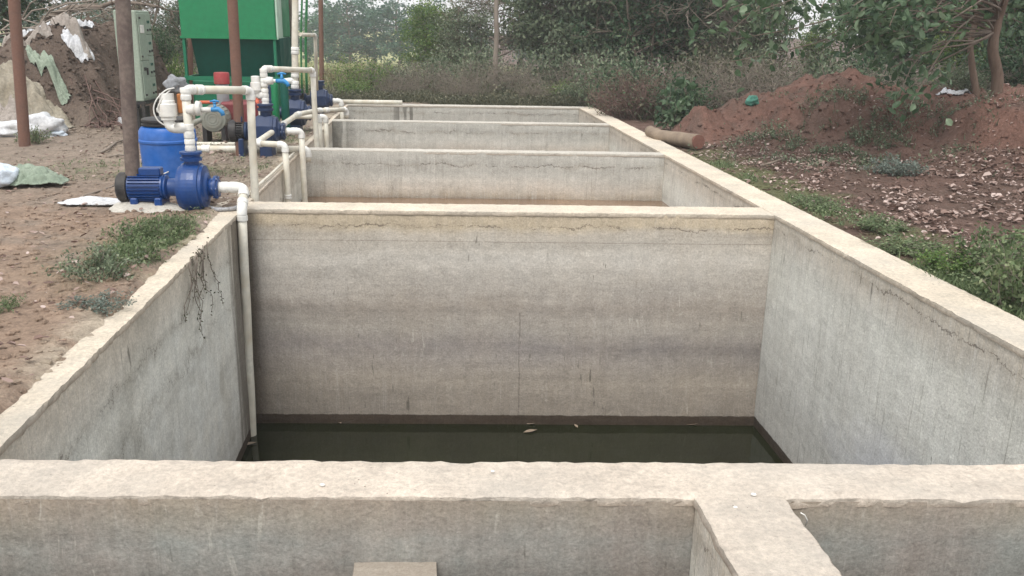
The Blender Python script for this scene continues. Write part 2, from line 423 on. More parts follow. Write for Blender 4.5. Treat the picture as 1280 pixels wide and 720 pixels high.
# ------------------------------------------------------------------ tanks
zn = lambda z: (z+2.0)/2.0
LG = (.43, .415, .375)
def s_w1():
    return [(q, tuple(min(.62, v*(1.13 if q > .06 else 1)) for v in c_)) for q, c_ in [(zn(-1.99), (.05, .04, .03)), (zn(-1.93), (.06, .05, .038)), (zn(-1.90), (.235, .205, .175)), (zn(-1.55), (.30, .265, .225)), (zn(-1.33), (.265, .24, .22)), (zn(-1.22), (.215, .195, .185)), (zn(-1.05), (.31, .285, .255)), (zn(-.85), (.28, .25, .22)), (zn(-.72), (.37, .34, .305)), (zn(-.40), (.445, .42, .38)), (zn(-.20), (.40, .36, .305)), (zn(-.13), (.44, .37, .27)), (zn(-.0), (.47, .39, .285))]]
def s_side():
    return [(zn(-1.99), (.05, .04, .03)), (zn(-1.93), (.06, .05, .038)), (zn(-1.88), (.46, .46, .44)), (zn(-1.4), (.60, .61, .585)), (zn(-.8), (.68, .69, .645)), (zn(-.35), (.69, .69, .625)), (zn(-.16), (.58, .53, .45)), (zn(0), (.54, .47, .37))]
def s_far():
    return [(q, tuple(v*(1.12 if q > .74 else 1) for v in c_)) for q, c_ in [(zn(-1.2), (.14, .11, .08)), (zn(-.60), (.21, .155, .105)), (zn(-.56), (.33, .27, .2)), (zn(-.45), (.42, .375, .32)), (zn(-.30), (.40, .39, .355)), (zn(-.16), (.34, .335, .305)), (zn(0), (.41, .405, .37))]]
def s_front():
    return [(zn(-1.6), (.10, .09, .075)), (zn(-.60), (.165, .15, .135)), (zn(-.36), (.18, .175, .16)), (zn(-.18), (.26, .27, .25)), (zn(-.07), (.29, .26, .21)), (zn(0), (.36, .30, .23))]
def patch_right(n, col, x, y, z):
    a = n.math('MULTIPLY', n.math('SUBTRACT', y, 4.7), .9); b = n.math('MULTIPLY', n.math('ADD', z, 1.35), 2.2)
    q = n.math('SQRT', n.math('ADD', n.math('MULTIPLY', a, a), n.math('MULTIPLY', b, b)))
    q = n.math('ADD', q, n.rng(n.noise(3, 4), 0, 1, -.4, .4))
    return n.mix(n.rng(q, .1, 1.0, .6, 0), col, (.42, .44, .52))
def patch_left(n, col, x, y, z):
    f = n.rng(n.math('ADD', y, n.rng(n.noise(9, 4, .6, n.mapv((1, 1, .05))), 0, 1, -.35, .35)), 6.82, 7.0, 0, .8)
    inT = n.math('LESS_THAN', y, 7.55)
    return n.mix(n.math('MULTIPLY', f, inT), col, (.10, .078, .056))
def patch_w1(n, col, x, y, z):
    ln = n.math('MULTIPLY', n.math('LESS_THAN', n.math('ABSOLUTE', n.math('SUBTRACT', x, n.rng(n.noise(3), 0, 1, .75, .79))), .004), n.math('LESS_THAN', z, -.9))
    col = n.mix(n.math('MULTIPLY', ln, .5), col, (.1, .08, .07))
    fine = n.math('LESS_THAN', n.math('ABSOLUTE', n.math('ADD', z, n.rng(n.noise(1.5), 0, 1, .255, .275))), .003)
    col = n.mix(n.math('MULTIPLY', fine, .4), col, (.15, .12, .1))
    lf = n.rng(n.math('ADD', x, n.rng(n.noise(8, 3, .5, n.mapv((1, 1, .06))), 0, 1, -.06, .06)), -1.56, -1.44, .85, 0)
    return n.mix(lf, col, (.10, .08, .06))
def patch_w3(n, col, x, y, z):
    s = n.math('MULTIPLY', n.rng(n.noise(7, 3, .6, n.mapv((1, 1, .08))), .40, .50), n.rng(x, -1.5, -1.05, 1, 0))
    return n.mix(n.math('MULTIPLY', s, .7), col, (.12, .115, .10))
def patch_far(n, col, x, y, z):
    s = n.math('MULTIPLY', n.rng(n.noise(9, 3, .6, n.mapv((1, 1, .05))), .46, .5), n.math('MULTIPLY', n.rng(x, -.85, -.6), n.rng(x, -.3, -.1, 1, 0)))
    return n.mix(n.math('MULTIPLY', s, .75), col, (.12, .115, .10))
MC = {
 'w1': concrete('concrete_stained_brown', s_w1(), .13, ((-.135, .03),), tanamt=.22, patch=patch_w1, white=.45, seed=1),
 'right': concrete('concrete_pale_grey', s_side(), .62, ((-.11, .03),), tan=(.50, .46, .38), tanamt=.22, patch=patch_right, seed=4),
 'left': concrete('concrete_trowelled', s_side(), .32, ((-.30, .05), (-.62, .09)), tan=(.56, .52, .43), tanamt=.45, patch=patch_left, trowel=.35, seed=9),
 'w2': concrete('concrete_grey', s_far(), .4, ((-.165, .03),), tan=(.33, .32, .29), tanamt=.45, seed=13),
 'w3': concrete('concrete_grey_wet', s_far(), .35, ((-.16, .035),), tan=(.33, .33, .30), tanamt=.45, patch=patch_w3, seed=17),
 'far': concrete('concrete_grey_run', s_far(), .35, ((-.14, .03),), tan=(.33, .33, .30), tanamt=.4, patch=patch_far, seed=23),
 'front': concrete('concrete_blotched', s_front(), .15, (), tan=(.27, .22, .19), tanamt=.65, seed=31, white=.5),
}
def coping_mat(name, c1, c2, dirt=.3):
    n = N(name)
    f = n.rng(n.noise(3.2, 8, .7), .35, .68); col = n.mix(f, c1, c2)
    g = n.rng(n.noise(42, 9, .82), .28, .72, .60, 1.3); col = n.mix(1.0, col, g, 'MULTIPLY')
    p = n.rng(n.noise(15, 6, .75), .6, .74); col = n.mix(n.math('MULTIPLY', p, dirt), col, (.22, .17, .13))
    pv = n.math('MULTIPLY', n.math('LESS_THAN', n.voro(26), .10), n.rng(n.noise(2.5, 3), .5, .62))
    col = n.mix(n.math('MULTIPLY', pv, .7), col, (.14, .11, .09))
    big = n.rng(n.noise(1.1, 5, .6), .45, .7); col = n.mix(n.math('MULTIPLY', big, .45), col, (.42, .41, .38))
    x, y, z = n.sep()
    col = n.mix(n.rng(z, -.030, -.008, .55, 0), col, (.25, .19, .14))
    n.bump(n.math('ADD', n.noise(30, 8, .75), n.math('MULTIPLY', n.noise(140, 4, .7), .4)), .8, .016)
    return n.done(col, .93, .12)
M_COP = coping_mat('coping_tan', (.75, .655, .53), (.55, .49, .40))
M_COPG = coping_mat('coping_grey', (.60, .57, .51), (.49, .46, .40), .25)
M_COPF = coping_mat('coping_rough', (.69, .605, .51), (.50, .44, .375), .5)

tank = thing('concrete_tank', 'long open concrete tank divided into compartments by cross walls with tan copings', 'tank', (0, 0, 0))
def wall(fp, mat, cop, label, z0=-2.7, seg=.12, rough=1.0, copt=.034, copz=0.0):
    """fp: footprint corners a b c d (counter clockwise) ; body below the coping, coping slab as a child"""
    m = MB(); zt = copz-copt; zb = copz-.014
    a, b, c, d = [Vector((p[0], p[1], 0)) for p in fp]
    dz = Vector((0, 0, 1))
    for p, q in ((a, b), (b, c), (c, d), (d, a)):
        nu = max(1, int((q-p).length/seg)); nv = max(2, int((zt-z0)/(seg*1.3)))
        m.grid(p+dz*z0, q+dz*z0, q+dz*zb, p+dz*zb, nu, nv, True)
    m.displace(.0045, 1.7, 3.3); m.displace(.0012, 9, 8)
    w = m.build('wall', mat, tank); w['label'] = label
    # coping
    k = MB(); e = .006
    cen = (a+b+c+d)/4
    def grow(p):
        return p + Vector((math.copysign(e, p.x-cen.x), math.copysign(e, p.y-cen.y), 0))
    A, B, C, D = map(grow, (a, b, c, d))
    L = .035
    for p, q in ((A, B), (B, C), (C, D), (D, A)):
        k.grid(p+dz*(zt+.001), q+dz*(zt+.001), q+dz*copz, p+dz*copz, max(1, int((q-p).length/L)), 1)
    k.grid(A+dz*copz, B+dz*copz, C+dz*copz, D+dz*copz, max(1, int((B-A).length/L)), max(1, int((D-A).length/L)))
    for i, p in enumerate(k.v):
        q = p*4.0; ch = max(0, mn.noise(p*7+Vector((5,5,5)))-.28)*3.2; d1 = mn.noise_vector(q)*.22 + mn.noise_vector(p*17)*.5 + mn.noise_vector(p*43)*.35; d1 *= (1+ch); top = p.z > zt+.01
        edge = min((abs((p-u).cross((v-u).normalized()).z) for u, v in ((A, B), (B, C), (C, D), (D, A))))
        if edge < .012:
            k.v[i] = p + Vector((d1.x, d1.y, 0))*.0085*rough + Vector((0, 0, (-abs(d1.z)*.011*rough if top else -abs(mn.noise(p*31))*.008*rough)))
        else:
            k.v[i] = p + Vector((0, 0, (mn.noise(p*2.2)*.006 + mn.noise(p*11)*.0035)*rough))
    ko = k.build('coping', cop, w)
    return w
def cross_fp(yn, yf, x0=XL, x1=XR): return [(x0, wy(yn, x0)), (x1, wy(yn, x1)), (x1, wy(yf, x1)), (x0, wy(yf, x0))]
# near faces / far faces at x = 0 (before skew)
wall([(XR, .35), (XO, .35), (XO, 17.70), (XR, 17.40)], MC['right'], M_COP, 'long right wall with a wide tan coping', copz=.003)
wall([(XLO, .35), (XL, .35), (XL, 17.56), (XLO, 17.58)], MC['left'], M_COP, 'long left wall under the soil bank, top half buried in dirt', copz=.001, rough=1.5)
wall(cross_fp(2.615, 2.865, XL+.002, XR-.002), MC['front'], M_COPF, 'rough front cross wall nearest the camera', rough=1.7, copt=.03)
wall(cross_fp(7.345, 7.66, XL+.002, XR-.002), MC['w1'], M_COP, 'brown stained cross wall behind the water')
wall(cross_fp(11.02, 11.25, XL+.002, XR-.002), MC['w2'], M_COPG, 'grey cross wall with a wavy crack, second behind the water', rough=.8)
wall(cross_fp(14.52, 14.76, XL+.002, XR-.002), MC['w3'], M_COPG, 'grey cross wall with a wet stain at its left end', rough=.7)
wall([(XLO, 17.72), (XL, 17.70), (XR, 17.40), (XO, 17.38), (XO, 17.70), (XLO, 18.05)][0:1]+[(XO, 17.40), (XO, 17.72), (XLO, 18.05)], MC['far'], M_COPG, 'farthest end wall of the tank', copz=-.002, rough=.7)
wall([(.875, .66), (1.165, .66), (1.165, wy(2.612, 1.165)), (.875, wy(2.612, .875))], MC['right'], M_COPF, 'short divider running towards the camera', copz=.004, rough=1.5)
wall([(XL+.002, .36), (XR-.002, .36), (XR-.002, .65), (XL+.002, .65)], MC['front'], M_COPF, 'end wall nearest the viewer')
# low stub pier in the front chamber
pz = -.50
pa, pb = P(443, 703, 2.63), P(546, 703, 2.63)
q = MB(); zt_ = P(443, 703, 2.63).z
q.grid((pa.x, 2.30, -1.6), (pb.x, 2.30, -1.6), (pb.x, 2.30, zt_), (pa.x, 2.30, zt_), 6, 14); q.grid((pb.x, 2.30, -1.6), (pb.x, 2.64, -1.6), (pb.x, 2.64, zt_), (pb.x, 2.30, zt_), 6, 14)
q.grid((pa.x, 2.64, -1.6), (pa.x, 2.30, -1.6), (pa.x, 2.30, zt_), (pa.x, 2.64, zt_), 6, 14); q.grid((pa.x, 2.30, zt_), (pb.x, 2.30, zt_), (pb.x, 2.64, zt_), (pa.x, 2.64, zt_), 6, 6)
q.displace(.004, 9, 2); o = q.build('pier', M_COPG, tank); o['label'] = 'low pale pier at the foot of the front wall'
fl = MB(); fl.box((XLO, .3, -2.9), (XO, 18, -2.62)); fl.build('tank_floor', MC['front'], tank)
fl = MB(); fl.box((XL+.003, .655, -1.75), (XR-.003, 2.6, -1.6)); o = fl.build('chamber_floor', MC['front'], tank)

def water(name, base, rough, bs):
    n = N(name); f = n.rng(n.noise(1.3, 5), .3, .7)
    col = n.mix(f, base, tuple(c*1.7 for c in base))
    sc_ = n.math('LESS_THAN', n.voro(30), .07); sc_ = n.math('MULTIPLY', sc_, n.rng(n.noise(2.2, 3), .52, .6))
    col = n.mix(n.math('MULTIPLY', sc_, .6), col, (.12, .12, .08))
    n.bump(n.noise(3, 3), bs, .01)
    return n.done(col, rough, .35)
M_WAT = water('still_green_water', (.010, .0115, .0055), .05, .10)
M_WATB = water('brown_water', (.15, .10, .065), .12, .1)
for nm, y0, y1, z, mt in (('water', 2.87, 7.34, -1.965, M_WAT), ('water', 7.665, 11.015, -.585, M_WATB), ('water', 11.26, 14.51, -1.2, M_WATB), ('water', 14.77, 17.6, -1.2, M_WATB)):
    m = MB(); m.grid((XL+.002, wy(y0, XL)+.004, z), (XR-.002, wy(y0, XR)+.004, z), (XR-.002, wy(y1, XR)-.004, z), (XL+.002, wy(y1, XL)-.004, z), 2, 2)
    o = m.build(nm, mt); o['kind'] = 'structure'

# ------------------------------------------------------------------ materials for things
M_PVC = simple('pvc_cream', (.64, .62, .54), .45, .4, dirt=.55, dirtc=(.38, .30, .19), sc=7)
M_PVCW = simple('pvc_white', (.72, .72, .69), .4, .4, dirt=.4, dirtc=(.4, .36, .3), sc=8)
M_BLUE = simple('blue_enamel', (.004, .045, .19), .3, .5, dirt=.35, dirtc=(.02, .035, .07), sc=10)
M_NAVY = simple('navy_enamel', (.010, .028, .085), .38, .5, dirt=.3, dirtc=(.03, .04, .06), sc=9)
M_BLK = simple('black_plastic', (.018, .018, .02), .5, .4, dirt=.4, dirtc=(.12, .10, .08))
M_BARREL = simple('barrel_blue', (.004, .10, .40), .38, .45, dirt=.3, dirtc=(.12, .16, .26), sc=5)
M_RUST = simple('rusty_brown_paint', (.16, .085, .062), .65, .3, dirt=.5, dirtc=(.12, .085, .07), sc=12, bump=.4)
M_RUSTG = simple('worn_steel_brown', (.115, .088, .078), .65, .3, dirt=.6, dirtc=(.24, .20, .17), sc=8, bump=.4)
M_CAB = simple('cabinet_grey_green', (.27, .33, .265), .5, .4, dirt=.2, dirtc=(.2, .2, .16))
M_GREEN = simple('tank_green', (.003, .175, .065), .4, .45, dirt=.12, dirtc=(.02, .16, .07), sc=3)
M_GREEND = simple('dark_green_and_hopper_shade', (.001, .07, .05), .5, .25, dirt=.1, dirtc=(.01, .06, .05), sc=3)  # hopper shade put into the colour; also plain dark green for small parts
M_GREENP = simple('panel_pale_green', (.42, .58, .47), .5, .4, dirt=.25, sc=4)
M_GREENL = simple('tank_mid_green', (.006, .14, .07), .5, .3, dirt=.25, dirtc=(.04, .12, .08), sc=4)
M_TAP = simple('tap_blue', (.02, .22, .50), .35, .5, dirt=.2)
M_RED = simple('red_plastic', (.30, .035, .04), .45, .4, dirt=.4)
M_MAROON = simple('maroon_metal', (.16, .02, .03), .45, .4, dirt=.4)
M_ORANGE = simple('orange_box', (.45, .17, .05), .5, .4, dirt=.4)
M_ORED = simple('orange_red_valve', (.55, .12, .06), .45, .4, dirt=.2)
M_MOTG = simple('motor_grey', (.22, .23, .20), .5, .4, dirt=.4)
M_HOSE = simple('hose_green', (.015, .16, .05), .45, .4, dirt=.3)
M_HOSEG = simple('hose_grey', (.33, .34, .36), .45, .4, dirt=.4)
M_CLR = simple('clouded_plastic', (.36, .38, .40), .3, .5, dirt=.5, dirtc=(.15, .14, .13))
def cloth(name, c, c2, sc=2.5):
    n = N(name); f = n.rng(n.noise(sc, 6, .65), .35, .65); col = n.mix(f, c, c2)
    col = n.mix(1.0, col, n.rng(n.noise(30, 4), .3, .7, .8, 1.15), 'MULTIPLY')
    n.bump(n.math('ADD', n.noise(9, 5, .6, None, 1.2), n.math('MULTIPLY', n.noise(200, 2), .1)), .7, .03)
    return n.done(col, .75, .25)
M_TAN = cloth('tan_tarp', (.34, .31, .25), (.22, .19, .14))
M_SACK = cloth('white_sack', (.66, .68, .72), (.46, .46, .46))
M_PINK = cloth('pinkish_sack', (.36, .32, .29), (.25, .22, .19))
M_GSACK = cloth('pale_green_sack', (.30, .35, .28), (.20, .25, .19))
M_MINT = cloth('blue_white_sack', (.62, .70, .78), (.5, .56, .62))
M_GREYB = cloth('grey_plastic_bag', (.30, .31, .33), (.18, .19, .2), 8)
M_TEAL = cloth('teal_bag', (.09, .26, .20), (.05, .16, .12), 8)
def bark(name, c, c2, sc=14):
    n = N(name); v = n.mapv((1, 1, .2)); f = n.rng(n.noise(sc, 6, .7, v), .3, .7); col = n.mix(f, c, c2)
    n.bump(n.noise(sc*2, 6, .7, v), .8, .02); return n.done(col, .9, .1)
M_BARK = bark('bark_grey_brown', (.13, .10, .08), (.24, .20, .165))
M_BARKR = bark('bark_reddish', (.10, .07, .055), (.185, .135, .105))
M_TWIG = bark('dry_twig', (.17, .14, .115), (.30, .26, .22), 5)
M_TWIGR = bark('dry_twig_reddish', (.11, .07, .06), (.22, .15, .13), 5)
M_LOG = bark('log_pale', (.30, .24, .18), (.20, .155, .12), 8)
M_CUT = simple('cut_wood', (.20, .10, .08), .8, .1, dirt=.5, dirtc=(.12, .06, .04), sc=20)
def leaf(name, c1, c2, c3, rough=.55, tr=.34):
    n = N(name); t = n.attr('tone')['Fac']
    oi = n.t.nodes.new('ShaderNodeObjectInfo').outputs['Random']
    col = n.ramp(n.math('ADD', n.math('MULTIPLY', t, .88), n.math('MULTIPLY', oi, .12)), [(0, c1), (.5, c2), (1, c3)])
    n.done(col, rough, .3)
    trn = n.t.nodes.new('ShaderNodeBsdfTranslucent'); n.lk(col, trn.inputs[0])
    mxs = n.t.nodes.new('ShaderNodeMixShader'); mxs.inputs[0].default_value = tr
    n.t.links.new(n.b.outputs[0], mxs.inputs[1]); n.t.links.new(trn.outputs[0], mxs.inputs[2]); n.t.links.new(mxs.outputs[0], n.o.inputs[0])
    return n.m
L_SCRUB = leaf('leaf_dull_scrub', (.045, .068, .040), (.12, .16, .095), (.30, .34, .23))
L_DARK = leaf('leaf_dark', (.020, .045, .024), (.05, .10, .048), (.15, .22, .12))
L_FRESH = leaf('leaf_fresh', (.05, .10, .03), (.11, .19, .05), (.25, .32, .10))
L_OLIVE = leaf('leaf_olive', (.045, .058, .034), (.115, .12, .075), (.24, .22, .15))
L_BIG = leaf('leaf_broad', (.03, .060, .034), (.08, .14, .07), (.21, .28, .18), .42)
L_GREY = leaf('leaf_grey_green', (.08, .11, .09), (.15, .19, .16), (.28, .33, .29))
L_FAR = leaf('leaf_far_hazed', (.03, .07, .055), (.06, .13, .09), (.13, .22, .14))  # bluish haze of distance tinted into the leaf colour
L_GRASS = leaf('grass_green', (.06, .09, .042), (.13, .185, .085), (.30, .34, .19))
L_DRY = leaf('grass_dry', (.16, .14, .07), (.28, .26, .14), (.44, .40, .24))
L_LITTER = leaf('leaf_litter', (.11, .065, .05), (.25, .17, .14), (.56, .46, .42), tr=.05)
L_FIELD = leaf('field_grass', (.22, .26, .12), (.36, .38, .2), (.50, .48, .28))

# ------------------------------------------------------------------ vegetation
def leaf_geo(C, ln, wd, rng, up=.35, fold=False, hang=0.0):
    """diamond leaves: C (n,3) centres"""
    n = len(C); d = rng.normal(size=(n, 3)); d[:, 2] -= hang; d /= np.linalg.norm(d, axis=1)[:, None]+1e-9
    nn = rng.normal(size=(n, 3)); nn[:, 2] += up*3; s = np.cross(d, nn); s /= np.linalg.norm(s, axis=1)[:, None]+1e-9
    nr = np.cross(s, d)
    l = (ln*rng.uniform(.6, 1.25, n))[:, None]; w = (wd*rng.uniform(.7, 1.2, n))[:, None]
    if not fold:
        V = np.stack([C-d*l*.5, C+s*w*.5+d*l*.05, C+d*l*.5, C-s*w*.5+d*l*.05], 1).reshape(-1, 3)
        F = np.arange(n*4).reshape(n, 4); k = 4
    else:       # six-sided leaf, folded along the midrib and drooping at its tip
        b = C-d*l*.5; t = C+d*l*.5-nr*l*.12
        V = np.stack([b, C-d*l*.2+s*w*.42+nr*w*.12, C+d*l*.22+s*w*.40+nr*w*.10, t, C+d*l*.22-s*w*.40+nr*w*.10, C-d*l*.2-s*w*.42+nr*w*.12, C-d*l*.2, C+d*l*.22], 1).reshape(-1, 3)
        o = np.arange(n)[:, None]*8
        F = np.concatenate([o+np.array([[0, 6, 1, 1]]), o+np.array([[6, 7, 2, 1]]), o+np.array([[7, 3, 2, 2]]), o+np.array([[0, 5, 6, 6]]), o+np.array([[6, 5, 4, 7]]), o+np.array([[7, 4, 3, 3]])])
        # triangles written as thin quads are avoided: split into triangles
        T = []
        for a in F.reshape(6, n, 4).transpose(1, 0, 2).reshape(-1, 4) if False else (): pass
        T = np.concatenate([o+np.array([[0, 6, 1]]), o+np.array([[6, 7, 2]]), o+np.array([[6, 2, 1]]), o+np.array([[7, 3, 2]]), o+np.array([[0, 5, 6]]), o+np.array([[6, 5, 4]]), o+np.array([[6, 4, 7]]), o+np.array([[7, 4, 3]])])
        F = T; k = 8
    tone = np.repeat(np.clip(rng.normal(.5, .27, n), 0, 1), k)
    return V, F, tone

def curve_pts(a, b, rng, n=6, jit=.08, sag=0.0):
    a = np.array(a, float); b = np.array(b, float); L = np.linalg.norm(b-a); out_ = []
    j = rng.normal(size=3)*jit*L; j2 = rng.normal(size=3)*jit*L*.6
    for i in range(n+1):
        t = i/n; p = a*(1-t)+b*t + j*math.sin(PI*t) + j2*math.sin(2*PI*t); p[2] += sag*L*math.sin(PI*t); out_.append(p)
    return out_

def gen_tree(seed, h, cc, cr, ncl, lpc, clr, ll, lw, tr, lean=(0, 0), fold=False, shell=.5, hang=0.0, nbr=None, trunks=1, twigs=0):
    rng = np.random.default_rng(seed); wood = MB()
    cen = []
    while len(cen) < ncl:
        u = rng.normal(size=3); u /= np.linalg.norm(u); r = rng.uniform(shell, 1)**.7
        lump = .72+.5*vn(u[0]*2+5, u[1]*2+u[2]*2, seed)
        cen.append(np.array(cc) + u*r*np.array(cr)*lump)
    cen = np.array(cen)
    tops = []
    for k in range(trunks):
        off = rng.normal(size=2)*.12*(trunks > 1)
        tp = curve_pts((off[0], off[1], -.15), (lean[0]+off[0]*3, lean[1]+off[1]*3, h*.8), rng, 8, .035)
        rr = [tr*(1.25 if i == 0 else 1)*(1-.72*i/8)/(1 if trunks == 1 else 1.4) for i in range(9)]
        wood.tube(tp, rr, 8); tops.append(tp)
    for c in cen[:(nbr or ncl)]:
        tp = tops[rng.integers(len(tops))]
        dz = np.array([abs(p[2]-(c[2]-.35*np.linalg.norm(c[:2]-p[:2])))+.2*rng.random() for p in tp]); i = max(2, int(np.argmin(dz)))
        br = curve_pts(tp[i], c, rng, 5, .09, .05); r1 = tr*.30*(1-.5*i/8)
        wood.tube(br, [r1*(1-.8*j/5)+.002 for j in range(6)], 4, caps=False)
        for _ in range(twigs):
            e = c+rng.normal(size=3)*clr*1.5; wood.tube(curve_pts(br[3], e, rng, 3, .12), [.010, .008, .006, .003], 3, caps=False)
    C = np.repeat(cen, lpc, 0); g = rng.normal(size=C.shape)*clr; g[:, 2] *= .7
    V, F, T = leaf_geo(C+g, ll, lw, rng, fold=fold, hang=hang)
    # whole clusters vary in tone: sprays of younger and older leaves
    k = 8 if fold else 4; T = np.clip(T + np.repeat(np.repeat(rng.normal(0, .16, ncl), lpc), k), 0, 1)
    return wood, (V, F, T)

def gen_bush(seed, rx, h, ns, lps, ll, lw, sr=.008, droop=.25, bare=.25, spray=.05, fold=False, fork=2):
    rng = np.random.default_rng(seed); wood = MB(); L = []
    for k in range(ns):
        a = rng.uniform(0, 2*PI); r = rx*math.sqrt(rng.random())
        base = np.array([math.cos(a), math.sin(a), 0])*r*.45; base[2] = -.05
        hh = h*rng.uniform(.45, 1)*(1-.35*(r/rx)**2)
        tip = np.array([math.cos(a)*r*1.05, math.sin(a)*r*1.05, hh]) + np.array([rng.normal(), rng.normal(), 0])*rx*.12
        pts = curve_pts(base, tip, rng, 6, .10, droop*rng.random())
        wood.tube(pts, [sr*(1-.75*i/6) for i in range(7)], 3, caps=False)
        for f in range(fork):
            i = rng.integers(2, 6); e = np.array(pts[i]) + rng.normal(size=3)*np.array([.3, .3, .22])*h*.5; e[2] = max(e[2], .05)
            q = curve_pts(pts[i], e, rng, 4, .14); wood.tube(q, [sr*.55, sr*.5, sr*.4, sr*.3, sr*.2], 3, caps=False)
            L += [q[j]+rng.normal(size=3)*spray for j in rng.integers(1, 5, max(1, lps//3))] if lps else []
        for _ in range(lps):
            t = rng.uniform(bare, 1)*6; i = min(5, int(t)); p = pts[i]*(1-(t-i))+pts[i+1]*(t-i)
            L.append(p+rng.normal(size=3)*spray)
    if not L: return wood, None
    return wood, leaf_geo(np.array(L), ll, lw, rng, fold=fold)

def plant(name, label, cat, gen, lmat, wmat, loc, sc=(1, 1, 1), rot=0.0, group=None, wn='trunk', ln_='crown'):
    t = thing(name, label, cat, loc, group)
    w, lf = gen
    o1 = w.build(wn, wmat, t, world=False)
    if lf is not None: np_mesh(ln_, lf[0], lf[1], lmat, t, attrs={'tone': lf[2]})
    t.scale = sc; t.rotation_euler.z = rot
    return t
def again(src, label, loc, sc=(1, 1, 1), rot=0.0, group=None, lmat=None):
    r = src.copy(); COL.objects.link(r); r.location = loc; r.scale = sc; r.rotation_euler.z = rot; r['label'] = label
    if group: r['group'] = group
    for c in src.children:
        d = c.copy(); COL.objects.link(d); d.parent = r
        if lmat and c.name.startswith('crown'):
            me = c.data.copy(); me.materials[0] = lmat; d.data = me
    return r
def gz(x, y): return float(H(np.array([x]), np.array([y]))[0])
def on(px, py, Y, dz=0.0):
    p = P(px, py, Y); return (p.x, p.y, gz(p.x, p.y)+dz)

# --- far trees across the field
GF = 'hazy trees beyond the field'
gt1 = gen_tree(101, 8, (0, 0, 3.6), (3.3, 3.0, 4.2), 95, 42, .36, .30, .20, .16, shell=.25)
gt2 = gen_tree(102, 8, (0, 0, 4.0), (2.6, 2.4, 4.2), 62, 40, .34, .28, .18, .14, shell=.2)
ft = plant('tree', 'broad blue green tree in haze right of the thin brown steel pole', 'tree', gt1, L_FAR, M_BARK, on(436, 80, 74), (.95, .95, .76), group=GF)
ft2 = plant('tree', 'tall hazy tree with sky gaps in the middle of the far row', 'tree', gt2, L_FAR, M_BARK, on(500, 80, 72), (1.0, 1.0, .80), group=GF)
for lb, px, Y, s, r, src in (
    ('hazy round tree in the far row just left of the tall gappy one', 468, 78, 1.02, 1.1, ft), ('darker far tree at the right end of the field row', 535, 70, 1.0, 2.2, ft),
    ('thin far tree peeping behind the green tank rods', 385, 80, .95, 3.0, ft2), ('low far tree filling the gap behind the field', 558, 84, .75, 4.2, ft2),
    ('far tree above the field seen between white pipe and steel pole', 410, 86, 1.05, 5.0, ft), ('wide far tree behind the utility pole scrub', 596, 80, .7, .6, ft),
    ('far hazy tree rising behind the brown earth heap', 130, 60, .85, 1.9, ft), ('far gappy tree left of the grey green cabinet', 95, 66, .8, 2.6, ft2),
    ('far tree between cabinet and green tank', 212, 60, .85, 3.4, ft2), ('far tree at the left end behind the tarped heap', 40, 62, .9, 4.6, ft), ('far tree hidden behind the dense scrub line', 680, 80, 1.1, 5.5, ft)):
    again(src, lb, on(px, 78, Y), (s, s, s*.68), r, GF)

# --- scrub and trees behind the tank
GS = 'scrub trees behind the tank'
s1 = gen_tree(201, 4.6, (0, 0, 2.5), (1.9, 1.7, 2.2), 120, 95, .24, .135, .075, .07, shell=.35, trunks=4, twigs=2, lean=(.2, 0))
s2 = gen_tree(202, 4.4, (0, 0, 2.4), (1.6, 1.5, 2.1), 90, 75, .24, .13, .07, .05, shell=.2, trunks=3, twigs=4, lean=(-.3, 0))
s3 = gen_tree(203, 4.5, (0, 0, 2.7), (1.8, 1.6, 2.3), 70, 22, .28, .09, .05, .07, shell=.3, trunks=2, twigs=9, lean=(.3, 0))
sa = plant('tree', 'dull green scrub tree right of the pale utility pole', 'tree', s1, L_SCRUB, M_BARK, on(705, 120, 24.5), (1, 1, 1), group=GS)
sb = plant('tree', 'dark scrub tree standing behind the reddish brush pile', 'tree', s2, L_DARK, M_BARK, on(815, 130, 20.5), (1, 1, .95), group=GS)
sc_ = plant('tree', 'nearly bare grey tree behind the utility pole', 'tree', s3, L_OLIVE, M_TWIG, on(628, 110, 26), (1.1, 1.1, 1.05), group=GS)
